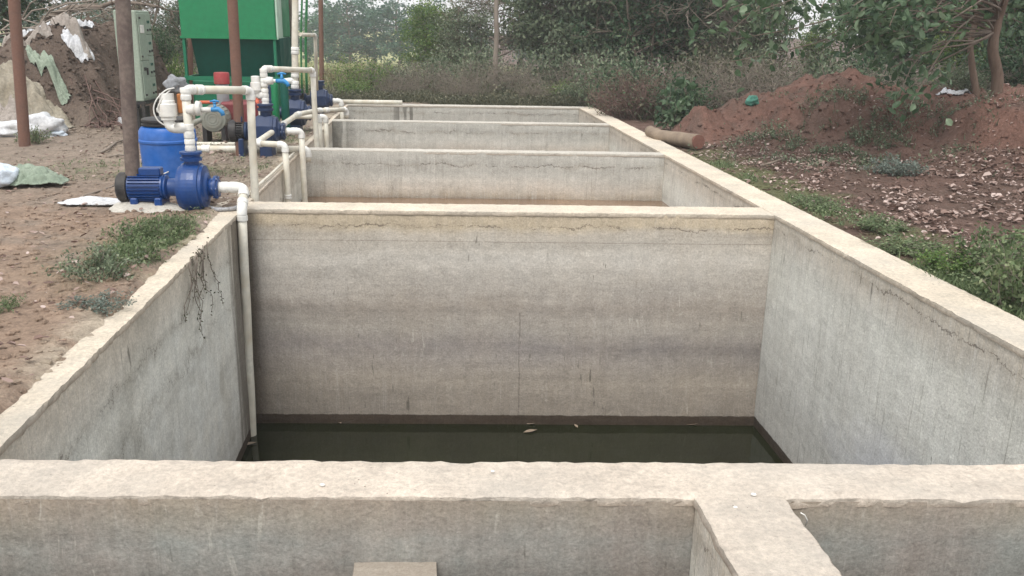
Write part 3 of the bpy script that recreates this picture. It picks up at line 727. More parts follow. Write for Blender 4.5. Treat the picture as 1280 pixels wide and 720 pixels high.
for lb, px, Y, s, r, src, lm in (
    ('grey green scrub tree above the far right tank corner', 762, 23, 1.0, 1.2, sa, None), ('olive scrub tree over the dark bush with broad leaves', 868, 23.5, 1.1, 2.6, sa, L_OLIVE),
    ('dense dark tree left of the bright sky gap', 888, 22.5, 1.05, 4.0, sa, L_DARK), ('bare branched tree above the dry tangle by the teal bag', 905, 19.5, .85, 1.6, sc_, None),
    ('yellow green tree seen under the sky gap', 1020, 26, .5, .4, sb, L_FRESH), ('dark scrub tree behind the crest of the red mound', 1112, 21, .9, 3.1, sa, L_DARK),
    ('dull tree behind the right end of the red mound', 1180, 22, .88, 5.1, sa, None), ('bright green tree glimpsed between the two curved trunks', 1232, 17.5, .8, 1.1, sb, L_FRESH),
    ('shadowy tree right of the thick curved trunk', 1300, 17, 1.0, 2.2, sb, None), ('dark tree outside the right edge behind the mound', 1390, 15, 1.1, 3.2, sa, L_DARK),
    ('fresh green scrub tree left of the bare grey tree', 545, 27, .58, .9, sa, L_FRESH), ('small grey green tree at the left end of the scrub line', 580, 25.5, .62, 2.0, sb, L_SCRUB),
    ('bright leafed tree top right of the utility pole', 690, 29, 1.15, 2.9, sb, L_FRESH), ('olive scrub tree between pole and far right tank corner', 735, 27, 1.1, 4.4, sc_, L_SCRUB),
    ('dark scrub tree at the back over the dark bush', 840, 28, 1.25, 5.3, sb, L_SCRUB), ('back row tree left of the sky gap', 872, 30, 1.45, .2, sa, L_DARK),
    ('back row tree right of the sky gap', 1120, 31, 1.4, 1.5, sa, L_SCRUB), ('back row tree behind the curved trunks', 1215, 28, 1.2, 3.9, sa, L_DARK),
    ('back row tree above the far right tank corner', 790, 33, 1.5, 2.4, sa, L_OLIVE), ('back row tree at the right edge of the view', 1310, 26, 1.4, 4.9, sa, L_SCRUB),
    ('low dark scrub tree under the olive ones by the log', 945, 19, .60, 2.7, sb, L_SCRUB)):
    again(src, lb, on(px, 110, Y), (s, s, s*(.92+.16*random.random())), r, GS, lm)

# --- low dry bushes
GB = 'low bushes behind the tank'
b1 = gen_bush(301, .8, .9, 60, 24, .055, .03, .007)
b2 = gen_bush(302, .9, .95, 130, 5, .04, .02, .006, bare=.3, fork=4)
b3 = gen_bush(303, .75, .9, 40, 34, .075, .04, .007, spray=.09)
ba = plant('bush', 'green leafy bush at the left end behind the far tank wall', 'bush', b1, L_FRESH, M_TWIG, on(452, 128, 20.2), (1, 1, 1), group=GB, wn='stems')
bb = plant('bush', 'brown leafless bush behind the white pipe end', 'bush', b2, L_OLIVE, M_TWIG, on(522, 128, 20), (1, 1, .9), group=GB, wn='stems')
bc = plant('bush', 'dense green bush behind the brown leafless one', 'bush', b3, L_SCRUB, M_TWIG, on(545, 122, 22.5), (1.1, 1, 1.15), group=GB, wn='stems')
for lb, px, Y, s, h, src, lm in (
    ('pale green bush right of the steel pole by the last pump', 425, 22, .95, .85, ba, L_DRY), ('grey green bush between the green and brown bushes', 487, 20.8, .95, .9, bc, None),
    ('yellowish bush beyond the first green bush', 470, 24, 1.1, .9, ba, L_DRY), ('brown twiggy bush left of the utility pole foot', 590, 19.9, 1.0, 1.0, bb, None),
    ('tall dull bush behind the utility pole foot', 605, 23, 1.25, 1.5, bc, None), ('leafless bush at the foot of the utility pole', 640, 20.3, 1.0, 1.05, bb, None),
    ('yellow green low bush right of the utility pole', 700, 19.4, .75, .55, ba, L_FRESH), ('dull bush above the yellow green low one', 690, 21.5, 1.2, 1.5, bc, None),
    ('brown bush near the far right tank corner', 735, 20.5, 1.1, 1.15, bb, None), ('grey bush straight behind the far right tank corner', 750, 22, 1.2, 1.6, bc, L_SCRUB),
    ('dense dark bush left of the log end', 795, 17.2, 1.1, 1.25, bc, L_DARK), ('dark green bush behind the sawn log', 850, 15.4, .95, .95, bc, L_DARK),
    ('dry tangled bush behind the small red lump', 895, 16.5, 1.3, 1.3, bb, None), ('dry tangled bush behind the teal bag', 945, 16.2, 1.35, 1.25, bb, None),
    ('dry grey bush on the left shoulder of the red mound', 990, 16.8, 1.35, 1.35, bb, None), ('dull bush behind the left shoulder of the red mound', 915, 18.2, 1.4, 1.5, bc, L_OLIVE),
    ('bush behind the top of the red mound', 1040, 16.6, 1.3, 1.5, bc, L_SCRUB), ('dry bush right of the red mound top', 1130, 15.6, 1.2, 1.25, bb, None),
    ('dry grey bush left of the thin curved trunk', 1185, 14.6, 1.2, 1.15, bb, None), ('small bush at the foot of the thin curved trunk', 1205, 12.4, .5, .42, bc, L_SCRUB),
    ('dull bush behind the thick curved trunk', 1265, 14.5, 1.15, 1.3, bc, L_DARK), ('dark bush right of the last dry bush', 1330, 13.2, 1.2, 1.3, bc, L_DARK),
    ('olive bush above the dry tangle near the log', 870, 18.5, 1.3, 1.6, bc, L_OLIVE), ('dark bush behind the reddish brush pile', 775, 17.6, 1.2, 1.5, bc, L_SCRUB),
    ('short brown twiggy bush touching the far wall left of the middle', 498, 19.0, .6, .55, bb, None), ('short dry bush touching the far wall near the utility pole', 575, 18.9, .6, .62, bb, None),
    ('small green bush touching the far wall beside the white pipe', 440, 19.0, .55, .5, bc, L_FRESH), ('small brown bush by the far wall right of the yellow green one', 668, 18.8, .55, .6, bb, None), ('small dull bush tight behind the far right corner', 722, 18.6, .5, .6, bc, None),
    ('green bush in the dip between tree row and mound', 1080, 17.2, 1.2, 1.6, bc, L_DARK)):
    again(src, lb, on(px, 120, Y), (s, s, h), random.random()*6, GB, lm)
# reddish brush pile by the far right corner
bp = gen_bush(310, .95, 1.0, 260, 4, .06, .03, .009, droop=.1, bare=.1, fork=3)
plant('brush_pile', 'heap of dry reddish brown brush beside the far right tank corner', 'brush pile', bp, L_OLIVE, M_TWIGR, on(792, 150, 15.9), (.85, .9, .95), wn='twigs', ln_='dead_leaves')
# broad leaf weeds by the log
bw = gen_bush(320, .38, .75, 12, 9, .20, .11, .008, spray=.06, fold=True, fork=1)
wa = plant('broadleaf_weed', 'broad grey green leafed weed just behind the sawn log', 'weed', bw, L_BIG, M_TWIG, on(843, 148, 13.6), (.75, .75, .72), group='broad leafed weeds by the log', wn='stems')
again(wa, 'taller broad leafed weed in the dark bush above the log', on(850, 120, 14.8), (.7, .7, 1.1), 2.0, 'broad leafed weeds by the log')

# --- left background
GL = 'bushes and trees behind the left heap'
la = plant('tree', 'dark leafy tree at the left edge behind the tarped heap', 'tree', gen_tree(401, 4.2, (0, 0, 2.7), (1.9, 1.4, 1.7), 90, 110, .26, .12, .06, .07, shell=.2, trunks=2, twigs=1), L_DARK, M_BARK, on(5, 60, 19.5), group=GL)
again(la, 'second dark tree left of the tarped heap', on(-70, 60, 18), (1.1, 1.1, 1.1), 2, GL)
again(sc_, 'bare grey tree behind the top of the brown earth heap', on(175, 80, 24), (1.0, 1.0, .95), 2.1, GL)
again(sc_, 'thin bare tree rising over the brown earth heap', on(100, 80, 27), (.9, .9, .95), 4.1, GL)
again(bc, 'leafy bush between the cabinet and the green tank', on(214, 110, 17.5), (.62, .6, 1.25), .5, GL, L_FRESH)
again(bc, 'dark bush low behind the cabinet stand', on(205, 120, 16.4), (.5, .5, .8), 1.5, GL, L_DARK)
again(bb, 'dry scrub behind the green tank legs', on(240, 110, 18.5), (1.0, .8, 1.1), 2.5, GL)
again(sa, 'green tree behind the left of the green tank', on(248, 110, 26), (.55, .55, .5), 1.5, GL, L_SCRUB)

# long dark bare branch crossing above the heap
t = thing('bare_branch', 'long dark bare branch reaching over the brown heap', 'branch', on(60, 20, 17))
m = MB(); rngb = np.random.default_rng(5)
pts = [P(55, 24, 17.2), P(85, 10, 17.1), P(105, 8, 17), P(125, 9, 17), P(140, 3, 16.9), P(170, 4, 16.8), P(198, 8, 16.8), P(214, 14, 16.8)]
m.tube([Vector(p) for p in pts], [.055, .05, .045, .042, .038, .03, .02, .01], 7)
m.tube([P(55, 24, 17.2), P(48, 60, 17.3), Vector((P(44, 80, 17.4).x, 17.4, gz(P(44, 80, 17.4).x, 17.4)-.1))], [.055, .065, .08], 7)
for k in range(26):
    a = pts[2+k % 6]; e = a + Vector((rngb.normal()*.4+.2, rngb.normal()*.3, -.1+rngb.normal()*.35)); m.tube([tuple(q) for q in curve_pts(a, e, rngb, 4, .12)], [.012, .009, .007, .005, .003], 3, caps=False)
m.build('branch', M_BARK, t)
# pile of cut pale branches on the heap
t = thing('branch_pile', 'pile of pale cut branches lying on the left heap', 'branches', on(40, 70, 15.6))
m = MB()
for k in range(70):
    c = Vector(on(rngb.uniform(-10, 85), 60, rngb.uniform(14.6, 16.4))) + Vector((0, 0, .05+.5*rngb.random()**2)); an = rngb.normal()*.5+.25; L_ = rngb.uniform(.5, 1.4)
    e = c + Vector((math.cos(an)*L_, rngb.normal()*.3, rngb.uniform(0, .55)*L_)); m.tube([tuple(q) for q in curve_pts(c, e, rngb, 4, .08)], [.016, .013, .011, .008, .004], 4, caps=False)
m.build('branch', M_TWIG, t)

# --- the two near trees on the right bank
def near_tree(name, label, path, r, clusters, seed, leaves=16):
    rng = np.random.default_rng(seed); b = path[0]
    t = thing(name, label, 'tree', (b[0], b[1], gz(b[0], b[1])))
    m = MB(); pts = [Vector((b[0], b[1], gz(b[0], b[1])-.15))]+[Vector(p) for p in path]
    # smooth the trunk
    q = []
    for i in range(len(pts)-1):
        p0 = pts[max(0, i-1)]; p1 = pts[i]; p2 = pts[i+1]; p3 = pts[min(len(pts)-1, i+2)]
        for k in range(5):
            s = k/5; q.append(.5*((2*p1)+(p2-p0)*s+(2*p0-5*p1+4*p2-p3)*s*s+(3*p1-p0-3*p2+p3)*s**3))
    q.append(pts[-1]); n = len(q)
    m.tube(q, [r*(1.25-.65*min(1, i/(n-1)*1.0) + .25*math.exp(-i/2.5) + .04*math.sin(i*2.1)) for i in range(n)], 12)
    C = []; base = Vector(t.location); mb = MB()
    for c in clusters:
        c = Vector(c); i = int(np.argmin([abs(p.z-(c.z+.25))+.15*(p-c).length for p in q[n//2:]]))+n//2
        br = [Vector(p) for p in curve_pts(q[i], c, rng, 7, .06, .10)]
        mb.tube(br, [r*.20*(1-.85*j/7)+.003 for j in range(8)], 6, caps=False)
        for k in range(leaves):
            w = br[3+int(rng.integers(0, 5))]*.35 + c*.65; C.append(np.array(w)+rng.normal(size=3)*np.array([.17, .17, .13]))
    m.build('trunk', M_BARKR, t); mb.build('branches', M_BARK, t)
    V, F, T = leaf_geo(np.array(C)-np.array(base), 0.128, .074, rng, fold=True, hang=.35)
    np_mesh('crown', V, F, L_BIG, t, attrs={'tone': T})
    return t
rg = np.random.default_rng(77)
cl = []
for px, py, n_ in ((900, 18, 2), (925, 40, 2), (912, 70, 1), (942, 12, 3), (1035, 10, 2), (1045, 40, 3), (1075, 20, 4), (1095, 50, 4), (1110, 85, 3), (1125, 110, 2), (1060, 65, 2), (1150, 20, 3), (1185, 12, 2), (1130, 35, 3), (1100, 10, 3), (1125, 128, 1)):
    for k in range(n_): cl.append(P(px+rg.normal()*12, py+rg.normal()*8, rg.uniform(9.3, 11.2)))
for k in range(60):
    qx, qy = rg.uniform(930, 1330), rg.uniform(-190, -12)
    if not (965 < qx < 1030 and qy > -90): cl.append(P(qx, qy, rg.uniform(9.2, 12.2)))
near_tree('broadleaf_tree', 'thick curved reddish trunk tree at the right edge of the bank', [P(1239, 148, 11), P(1247, 100, 11), P(1241, 62, 11), P(1247, 25, 11), P(1256, -10, 10.9), P(1252, -90, 10.8), P(1235, -190, 10.7)], .066, cl, 78, 28)
cl2 = [P(rg.uniform(1195, 1330), rg.uniform(-80, 38), rg.uniform(11.6, 13.6)) for k in range(28)]
near_tree('broadleaf_tree', 'thinner grey leaning trunk tree beside the thick curved one', [P(1226, 142, 11.9), P(1217, 95, 12), P(1213, 55, 12), P(1221, 20, 12.1), P(1228, -30, 12.1), P(1230, -90, 12.2)], .044, cl2, 79, 34)

# --- low ground plants
def blades(pts, h, w, rng, lean=.5):
    n = len(pts); a = rng.uniform(0, 2*PI, n); s = np.stack([np.cos(a), np.sin(a), np.zeros(n)], 1)
    d = rng.normal(size=(n, 3))*lean; d[:, 2] = 1; d /= np.linalg.norm(d, axis=1)[:, None]
    hh = (h*rng.uniform(.4, 1.2, n))[:, None]; b = np.array(pts); mid = b+d*hh*.55; tip = b+d*hh + np.stack([d[:, 0], d[:, 1], -np.abs(d[:, 0])*.3], 1)*hh*.4
    V = np.stack([b-s*w*.5, b+s*w*.5, mid+s*w*.45, tip, mid-s*w*.45], 1).reshape(-1, 3); o = np.arange(n)[:, None]*5
    F = np.concatenate([o+np.array([[0, 1, 2]]), o+np.array([[0, 2, 4]]), o+np.array([[4, 2, 3]])])
    return V, F, np.repeat(np.clip(rng.normal(.45, .22, n), 0, 1), 5)
def scatter(n, fx, seed, ok=None):
    rng = np.random.default_rng(seed); x, y = fx(rng, n)
    if ok is not None: k = ok(x, y); x, y = x[k], y[k]
    return np.stack([x, y, H(x, y)], 1), rng
def merge(parts):
    Vs, Fs, Ts, o = [], [], [], 0
    for V, F, T in parts:
        if F.shape[1] == 4: F = np.concatenate([F[:, :3], F[:, [0, 2, 3]]])
        Vs.append(V); Fs.append(F+o); Ts.append(T); o += len(V)
    return np.concatenate(Vs), np.concatenate(Fs), np.concatenate(Ts)
def gpatch(x, y): return np.exp(-(((x-3.62)/.28)**2+((y-7.3)/.75)**2)) + 1.1*np.exp(-(((x-3.6)/.5)**2+((y-4.9)/1.0)**2)) + .75*np.exp(-(((x-3.5)/.22)**2+((y-9.7)/.7)**2)) + (fbm(x*2, y*2, 93, 3)-.5)*.9
# grass along the right wall
def n2(x, y, s=44): return fbm(x*3.4, y*3.4, s, 4, .6)
pts, rng = scatter(26000, lambda r, n: (3.22+np.abs(r.normal(0, .32, n)), r.uniform(4.0, 13.5, n)), 501, lambda x, y: (n2(x, y) > .47) & (gpatch(x, y) > .30+.5*_h((x*999).astype(int), (y*999).astype(int), 3)))
g1 = blades(pts, .075, .007, rng, .7)
pts, rng = scatter(9000, lambda r, n: (3.24+np.abs(r.normal(0, .28, n)), r.uniform(4.2, 9.5, n)), 502, lambda x, y: (n2(x, y, 47) > .48) & (gpatch(x, y) > .35+.6*_h((x*999).astype(int), (y*999).astype(int), 4)))
pts[:, 2] += rng.uniform(.01, .07, len(pts)); g2 = leaf_geo(pts, .030, .016, rng, up=.8)
V, F, T = merge([g1, g2]); tag(np_mesh('grass', V, F, L_GRASS, attrs={'tone': T}, kind='stuff'), 'short grass and creeping weeds on the red soil along the right wall', 'grass')
pts, rng = scatter(6500, lambda r, n: (r.normal(5.5, 1.0, n), r.normal(11.2, .7, n)), 503, lambda x, y: (n2(x, y, 49) > .54) & (x > 3.4))
g1 = blades(pts, .10, .010, rng, .8); p2 = pts.copy(); p2[:, 2] += rng.uniform(.01, .10, len(p2)); g2 = leaf_geo(p2, .045, .022, rng, up=.7)
V, F, T = merge([g1, g2]); tag(np_mesh('weed_cover', V, F, L_SCRUB, attrs={'tone': T}, kind='stuff'), 'green weeds spread over the front slope of the red mound', 'weeds')
# left grass
def Lf(r, n):
    x = np.concatenate([r.normal(-1.93, .13, n//2), r.normal(-2.6, .7, n//4), r.normal(-2.3, .5, n-n//2-n//4)]); y = np.concatenate([r.normal(6.15, .38, n//2), r.normal(9.4, .35, n//4), r.normal(12.2, .7, n-n//2-n//4)]); return x, y
pts, rng = scatter(7000, Lf, 505, lambda x, y: (x < -1.70) & (n2(x, y, 52) > .50)); g1 = blades(pts, .065, .006, rng, .9)
p2 = pts[::2].copy(); p2[:, 2] += rng.uniform(.01, .05, len(p2)); g2 = leaf_geo(p2, .032, .014, rng, up=.8)
V, F, T = merge([g1, g2]); tag(np_mesh('grass', V, F, L_GRASS, attrs={'tone': T}, kind='stuff'), 'sparse green grass growing on the left bank near the blue pump', 'grass')
# field grass
pts, rng = scatter(60000, lambda r, n: (r.uniform(-9, 7, n), 24.5+np.abs(r.normal(0, 16, n))), 506, lambda x, y: (fbm(x*.6, y*.6, 70, 3) > .35))
V, F, T = blades(pts, .30, .05, rng, .6); tag(np_mesh('field_grass', V, F, L_FIELD, attrs={'tone': T}, kind='stuff'), 'pale yellow green grass covering the field beyond the tank', 'grass')
# undergrowth floor
pts, rng = scatter(26000, lambda r, n: (r.uniform(1.0, 16, n), r.uniform(15, 30, n)), 507, lambda x, y: (y > 18.3) | (x > 3.6+.0*y) & (y > 14.6))
g1 = blades(pts, .35, .02, rng, .8); p2 = pts.copy(); p2[:, 2] += rng.uniform(.02, .4, len(p2)); g2 = leaf_geo(p2, .09, .05, rng)
pts, rng = scatter(15000, lambda r, n: (r.uniform(-3.2, 3.6, n), 18.1+np.abs(r.normal(0, 1.6, n))), 517); g3 = blades(pts, .20, .012, rng, 1.0); p2 = pts.copy(); p2[:, 2] += rng.uniform(.02, .2, len(p2)); g4 = leaf_geo(p2, .05, .028, rng)
V, F, T = merge([g1, g2, g3, g4]); tag(np_mesh('undergrowth', V, F, L_OLIVE, attrs={'tone': T}, kind='stuff'), 'tangled low undergrowth under the scrub trees behind the mound', 'undergrowth')
# fallen leaves
def litter(n, fx, seed, ln, ok=None):
    pts, rng = scatter(n, fx, seed, ok); pts[:, 2] += .012+rng.random(len(pts))*.02
    m_ = len(pts); a = rng.uniform(0, 2*PI, m_); d = np.stack([np.cos(a), np.sin(a), rng.normal(0, .22, m_)], 1); s = np.stack([-np.sin(a), np.cos(a), rng.normal(0, .25, m_)], 1)
    l = (ln*rng.uniform(.4, 1.3, m_))[:, None]; w = l*.55; up = np.array([[0, 0, 1.0]])*l*rng.uniform(-.08, .42, m_)[:, None]
    V = np.stack([pts-d*l*.5, pts-d*l*.28+s*w*.42+up*.8, pts+d*l*.2+s*w*.45+up, pts+d*l*.5+up*.3, pts+d*l*.2-s*w*.42+up*.7, pts-d*l*.28-s*w*.45+up*.6, pts-d*l*.02], 1).reshape(-1, 3); o = np.arange(m_)[:, None]*7
    F = np.concatenate([o+np.array([[6, i, (i+5) % 6]]) for i in range(6)])
    return V, F, np.repeat(rng.random(m_), 7)
V, F, T = merge([litter(3600, lambda r, n: (r.uniform(3.7, 7.2, n), r.uniform(5.6, 10.8, n)), 511, .072, lambda x, y: (x > 4.15-.02*y) & ((x < 6.5) | (y < 9.0)) & (n2(x, y, 48)*1.6+fbm(x*.8, y*.8, 90) > 1.30)), litter(9000, lambda r, n: (r.uniform(3.5, 7.6, n), r.uniform(5.6, 12, n)), 516, .035, lambda x, y: (n2(x, y, 48)*1.6+fbm(x*.8, y*.8, 90) > 1.2)),
                 litter(1500, lambda r, n: (r.uniform(3.6, 9, n), r.uniform(8, 13.5, n)), 512, .05, lambda x, y: (n2(x, y, 58) > .55) & (y < 12)),
                 litter(420, lambda r, n: (r.uniform(3.3, 4.6, n), r.uniform(6, 12, n)), 513, .06)])
tag(np_mesh('leaf_litter', V, F, L_LITTER, attrs={'tone': T}, kind='stuff'), 'dry pale fallen leaves scattered over the red soil on the right', 'leaves')
V, F, T = litter(1500, lambda r, n: (-1.7-np.abs(r.normal(0, 1.7, n)), r.uniform(3.5, 14, n)), 514, .045, lambda x, y: n2(x, y, 66) > .4)
tag(np_mesh('soil_debris', V, F, L_LITTER, attrs={'tone': T}, kind='stuff'), 'crumbs of plaster and dry leaf bits on the left bank', 'debris')
# clods and stones
def clods(name, label, n, fx, seed, r0_, mat, ok=None):
    pts, rng = scatter(n, fx, seed, ok); ico = np.array([(0,0,1),(.89,0,.45),(.28,.85,.45),(-.72,.53,.45),(-.72,-.53,.45),(.28,-.85,.45),(.72,.53,-.45),(-.28,.85,-.45),(-.89,0,-.45),(-.28,-.85,-.45),(.72,-.53,-.45),(0,0,-1)])
    fi = np.array([(0,1,2),(0,2,3),(0,3,4),(0,4,5),(0,5,1),(1,6,2),(2,7,3),(3,8,4),(4,9,5),(5,10,1),(2,6,7),(3,7,8),(4,8,9),(5,9,10),(1,10,6),(6,11,7),(7,11,8),(8,11,9),(9,11,10),(10,11,6)])
    m_ = len(pts); r = (r0_*rng.uniform(.3, 1, m_)**1.8*1.4)[:, None, None]
    V = pts[:, None, :] + ico[None]*r*rng.uniform(.6, 1.25, (m_, 12, 1))*np.array([1, 1, .7]); F = (fi[None]+(np.arange(m_)*12)[:, None, None]).reshape(-1, 3)
    V = V.reshape(-1, 3); o = np_mesh(name, V, F, mat, attrs={'soil': soil(V[:, 0], V[:, 1])}, kind='stuff'); tag(o, label, 'soil clods')
clods('soil_clods', 'small lumps of dry earth lying on the left bank', 5200, lambda r, n: (-1.66-np.abs(r.normal(0, 1.6, n)), r.uniform(2.9, 13, n)), 521, .022, M_SOIL)
clods('soil_clods', 'dark lumps of earth covering the left heap', 2400, lambda r, n: (r.normal(-5.4, .9, n), r.uniform(12.4, 16, n)), 523, .032, M_SOIL)
clods('soil_clods', 'lumps of red earth scattered below the mound on the right', 5200, lambda r, n: (r.uniform(3.3, 9, n), r.uniform(5, 14, n)), 522, .028, M_SOIL)
# weed plants
GW = 'leafy weeds at the tank edges'
w1 = gen_bush(601, .30, .34, 34, 34, .034, .020, .004, spray=.025, bare=.1)
wr = plant('weed_plant', 'bushy green weed overhanging the right coping at the picture edge', 'weed', w1, L_GRASS, M_TWIG, (3.52, 4.68, -.02), (1.15, 1.05, 1.35), 0, GW, wn='stems')
for lb, x, y, s, h, lm in (('leafy weed just beyond the overhanging one', 3.78, 5.25, 1.1, 1.15, None), ('low weed behind the right coping left of the bushy ones', 3.46, 5.45, .8, .5, L_FRESH),
    ('flat weed mat beside the right coping', 3.5, 6.0, .95, .42, None), ('weed at the extreme right beyond the bushy pair', 4.15, 4.75, 1.1, 1.0, L_GRASS), ('low weed patch where the litter meets the coping', 3.62, 6.7, .9, .35, L_GRASS),
    ('small weed clump further along the right coping', 3.55, 7.7, .9, .35, L_GRASS), ('grey green weed at the foot of the mound front', 5.2, 9.4, 1.0, .7, L_GREY)):
    again(wr, lb, (x, y, gz(x, y)-.01), (s, s, h), random.random()*6, GW, lm)
w2_ = gen_bush(602, .26, .15, 30, 26, .028, .013, .0035, spray=.02, bare=.1)
g_ = G(120, 350); wl = plant('weed_plant', 'spreading grey green weed on the left bank nearest the camera', 'weed', w2_, L_SCRUB, M_TWIG, (g_.x, g_.y, gz(g_.x, g_.y)), (1, 1.2, 1), 0, GW, wn='stems')
for lb, px, py, s, h, lm in (('green weed in the grass left of the coping', 165, 330, .9, 1.0, L_GRASS), ('wilted grey weed in front of the spreading one', 125, 388, .75, .45, L_GREY), ('tiny green weed at the left edge', 4, 394, .4, .5, L_GRASS),
    ('green weed behind the spreading grey green one', 185, 305, .9, 1.1, L_GRASS), ('weed at the small concrete footing', 205, 292, .7, .9, L_GRASS), ('small weed at the foot of the leftmost steel pole', 44, 181, .8, 1.4, L_GRASS)):
    g_ = G(px, py); again(wl, lb, (g_.x, g_.y, gz(g_.x, g_.y)), (s, s, h), random.random()*6, GW, lm)
# dry creeper down the left wall
t = thing('creeper', 'dry creeper hanging over the inside of the left wall', 'creeper', (XL+.02, 5.9, 0))
m = MB(); rngc = np.random.default_rng(9); LC = []
for k in range(10):
    y = 5.95+rngc.normal()*.22; z = .01; pts = [(XL-.10, y-.05, .02), (XL+.004, y, .012)]; L_ = rngc.uniform(.15, .72)
    while z > -L_:
        z -= .05; y += rngc.normal()*.05 + (.02 if k % 3 else -.03); pts.append((XL+.012+rngc.random()*.012, y, z))
    m.tube(pts[1:], [.0042-.0028*i/len(pts) for i in range(len(pts)-1)], 4, caps=False); LC += [p for p in pts[1:] for _ in range(2)]
m.build('stems', M_TWIG, t); C = np.array(LC)+rngc.normal(size=(len(LC), 3))*np.array([.004, .02, .02]); C[:, 0] = np.maximum(C[:, 0], XL+.012)
V, F, T = leaf_geo(C-np.array(t.location), .022, .011, rngc); np_mesh('foliage', V, F, L_OLIVE, t, attrs={'tone': T})

# ------------------------------------------------------------------ log, poles
def vv(*p): return Vector(p)
t = thing('log', 'pale curved sawn log lying at the foot of the red mound', 'log', on(845, 180, 11.8))
a, b = P(812, 163, 12.75), P(873, 175, 11.6)
m = MB(); pts = [vv(a.x, a.y, gz(a.x, a.y)+.13), vv(a.x*.7+b.x*.3-.05, a.y*.7+b.y*.3, gz(a.x, a.y)+.10), vv(a.x*.35+b.x*.65-.03, a.y*.35+b.y*.65, gz(b.x, b.y)+.105), vv(b.x, b.y, gz(b.x, b.y)+.115)]
q = []
for i in range(3):
    for k in range(5): q.append(pts[i].lerp(pts[i+1], k/5))
q.append(pts[3]); m.tube(q, [.080+.0015*i for i in range(16)], 14); m.displace(.008, 6)
m.build('trunk', M_LOG, t); m = MB(); d = (q[-1]-q[-2]).normalized(); m.tube([q[-1]-d*.01, q[-1]+d*.012], [.102, .098], 16); m.displace(.006, 9); m.build('cut_end', M_CUT, t)

def pole(label, p0, p1, r, mat, n=12, foot=None, cat='pole', name='steel_pole', wob=0.0):
    """p0: foot, p1: top"""
    t = thing(name, label, cat, tuple(p0)); m = MB()
    p0 = Vector(p0)-Vector((0, 0, .2)); p1 = Vector(p1); k = 14
    m.tube([p0.lerp(p1, i/k)+Vector((math.sin(i*1.3)*wob, 0, 0)) for i in range(k+1)], [r*(1-(.25*i/k if wob else 0)) for i in range(k+1)], n)
    m.build('shaft', mat, t)
    if foot: foot(t)
    return t
p = G(30, 185); e = P(13, -60, p.y); pole('reddish brown steel pole leaning at the left edge by the sacks', (p.x, p.y, gz(p.x, p.y)), e, .065, M_RUST)
p = G(167, 262); e = P(150, -60, p.y)
def foot(t):
    m = MB(); c = Vector((p.x+.12, p.y-.05, gz(p.x, p.y))); k = 22
    m.lathe([(.34, -.06), (.34, .0), (.30, .035), (.17, .055), (.02, .06)], (0, 0, 0), 'Z', 26)
    m.v = [Vector((v.x*1.0, v.y*.62, v.z)) + c for v in m.v]; m.displace(.028, 4.5); m.build('footing', M_COPG, t)
pole('mottled grey brown steel pole with a lumpy concrete footing', (p.x, p.y, gz(p.x, p.y)), e, .058, M_RUSTG, foot=foot)
p = G(301, 196); e = P(287, -60, p.y); pole('reddish brown steel pole in front of the green tank', (p.x, p.y, gz(p.x, p.y)), e, .058, M_RUST)
p = G(372, 146); e = P(362, -60, p.y); pole('dark brown post just right of the green tank', (p.x, p.y, gz(p.x, p.y)), e, .055, M_RUSTG)
p = G(402, 112); e = P(400, -60, p.y); pole('thin brown steel pole standing by the field', (p.x, p.y, gz(p.x, p.y)), e, .055, M_RUST)
p = P(236, 120, 17.0); e = P(238, 30, 17.0); pole('short brown post seen under the left of the green tank', (p.x, p.y, gz(p.x, p.y)), e, .05, M_RUST)
p = P(619, 126, 21); e = P(622, -70, 21); pole('slender pale wooden utility pole in front of the scrub', (p.x, p.y, gz(p.x, p.y)), e, .062, M_TWIG, name='utility_pole', wob=.01)

# ------------------------------------------------------------------ pipes
def arc(p0, c, p1, R, n=6):
    a = (p0-c).normalized(); b = (p1-c).normalized(); s = c+a*R; e = c+b*R
    return [s*(1-t)**2 + c*2*t*(1-t) + e*t*t for t in [i/n for i in range(n+1)]]
def piperun(label, pts, r, mat=None, root=None, ends=(True, True), name='pvc_pipe', couplings=(), R=1.9, n=14):
    mat = mat or M_PVC; pts = [Vector(p) for p in pts]
    t = root or thing(name, label, 'pipe', tuple(pts[-1] if pts[-1].z < pts[0].z else pts[0]))
    k = len(pts)
    for i in range(k-1):
        a, b = pts[i], pts[i+1]; d = (b-a).normalized()
        a2 = a + d*(r*R if i > 0 else 0); b2 = b - d*(r*R if i < k-2 else 0)
        L_ = (b2-a2).length; st = max(1, int(L_/.25)); m = MB()
        m.tube([a2.lerp(b2, j/st) + Vector((math.sin(j*1.9+i)*.0025, math.cos(j*1.3)*.0025, 0))*(0 < j < st) for j in range(st+1)], r, n); m.build('pipe', mat, t)
    for i in range(1, k-1):
        m = MB(); c = pts[i]; A = (pts[i-1]-c).normalized(); B = (pts[i+1]-c).normalized()
        m.tube(arc(pts[i-1], c, pts[i+1], r*R), r*1.11, n)
        for D in (A, B):
            s = c + D*r*R; m.tube([s-D*r*.25, s-D*r*.2, s+D*r*.85, s+D*r*.9], [r*1.14, r*1.20, r*1.20, r*1.12], n)
        m.build('elbow', M_PVCW if mat is M_PVC else mat, t)
    for (i, f, L_) in couplings:
        a, b = pts[i], pts[i+1]; d = (b-a).normalized(); c = a.lerp(b, f); m = MB()
        m.tube([c-d*L_/2, c-d*(L_/2-.01), c-d*.012, c-d*.010, c+d*.010, c+d*.012, c+d*(L_/2-.01), c+d*L_/2], [r*1.14, r*1.24, r*1.24, r*1.12, r*1.12, r*1.24, r*1.24, r*1.14], n); m.build('coupling', M_PVCW, t)
    return t

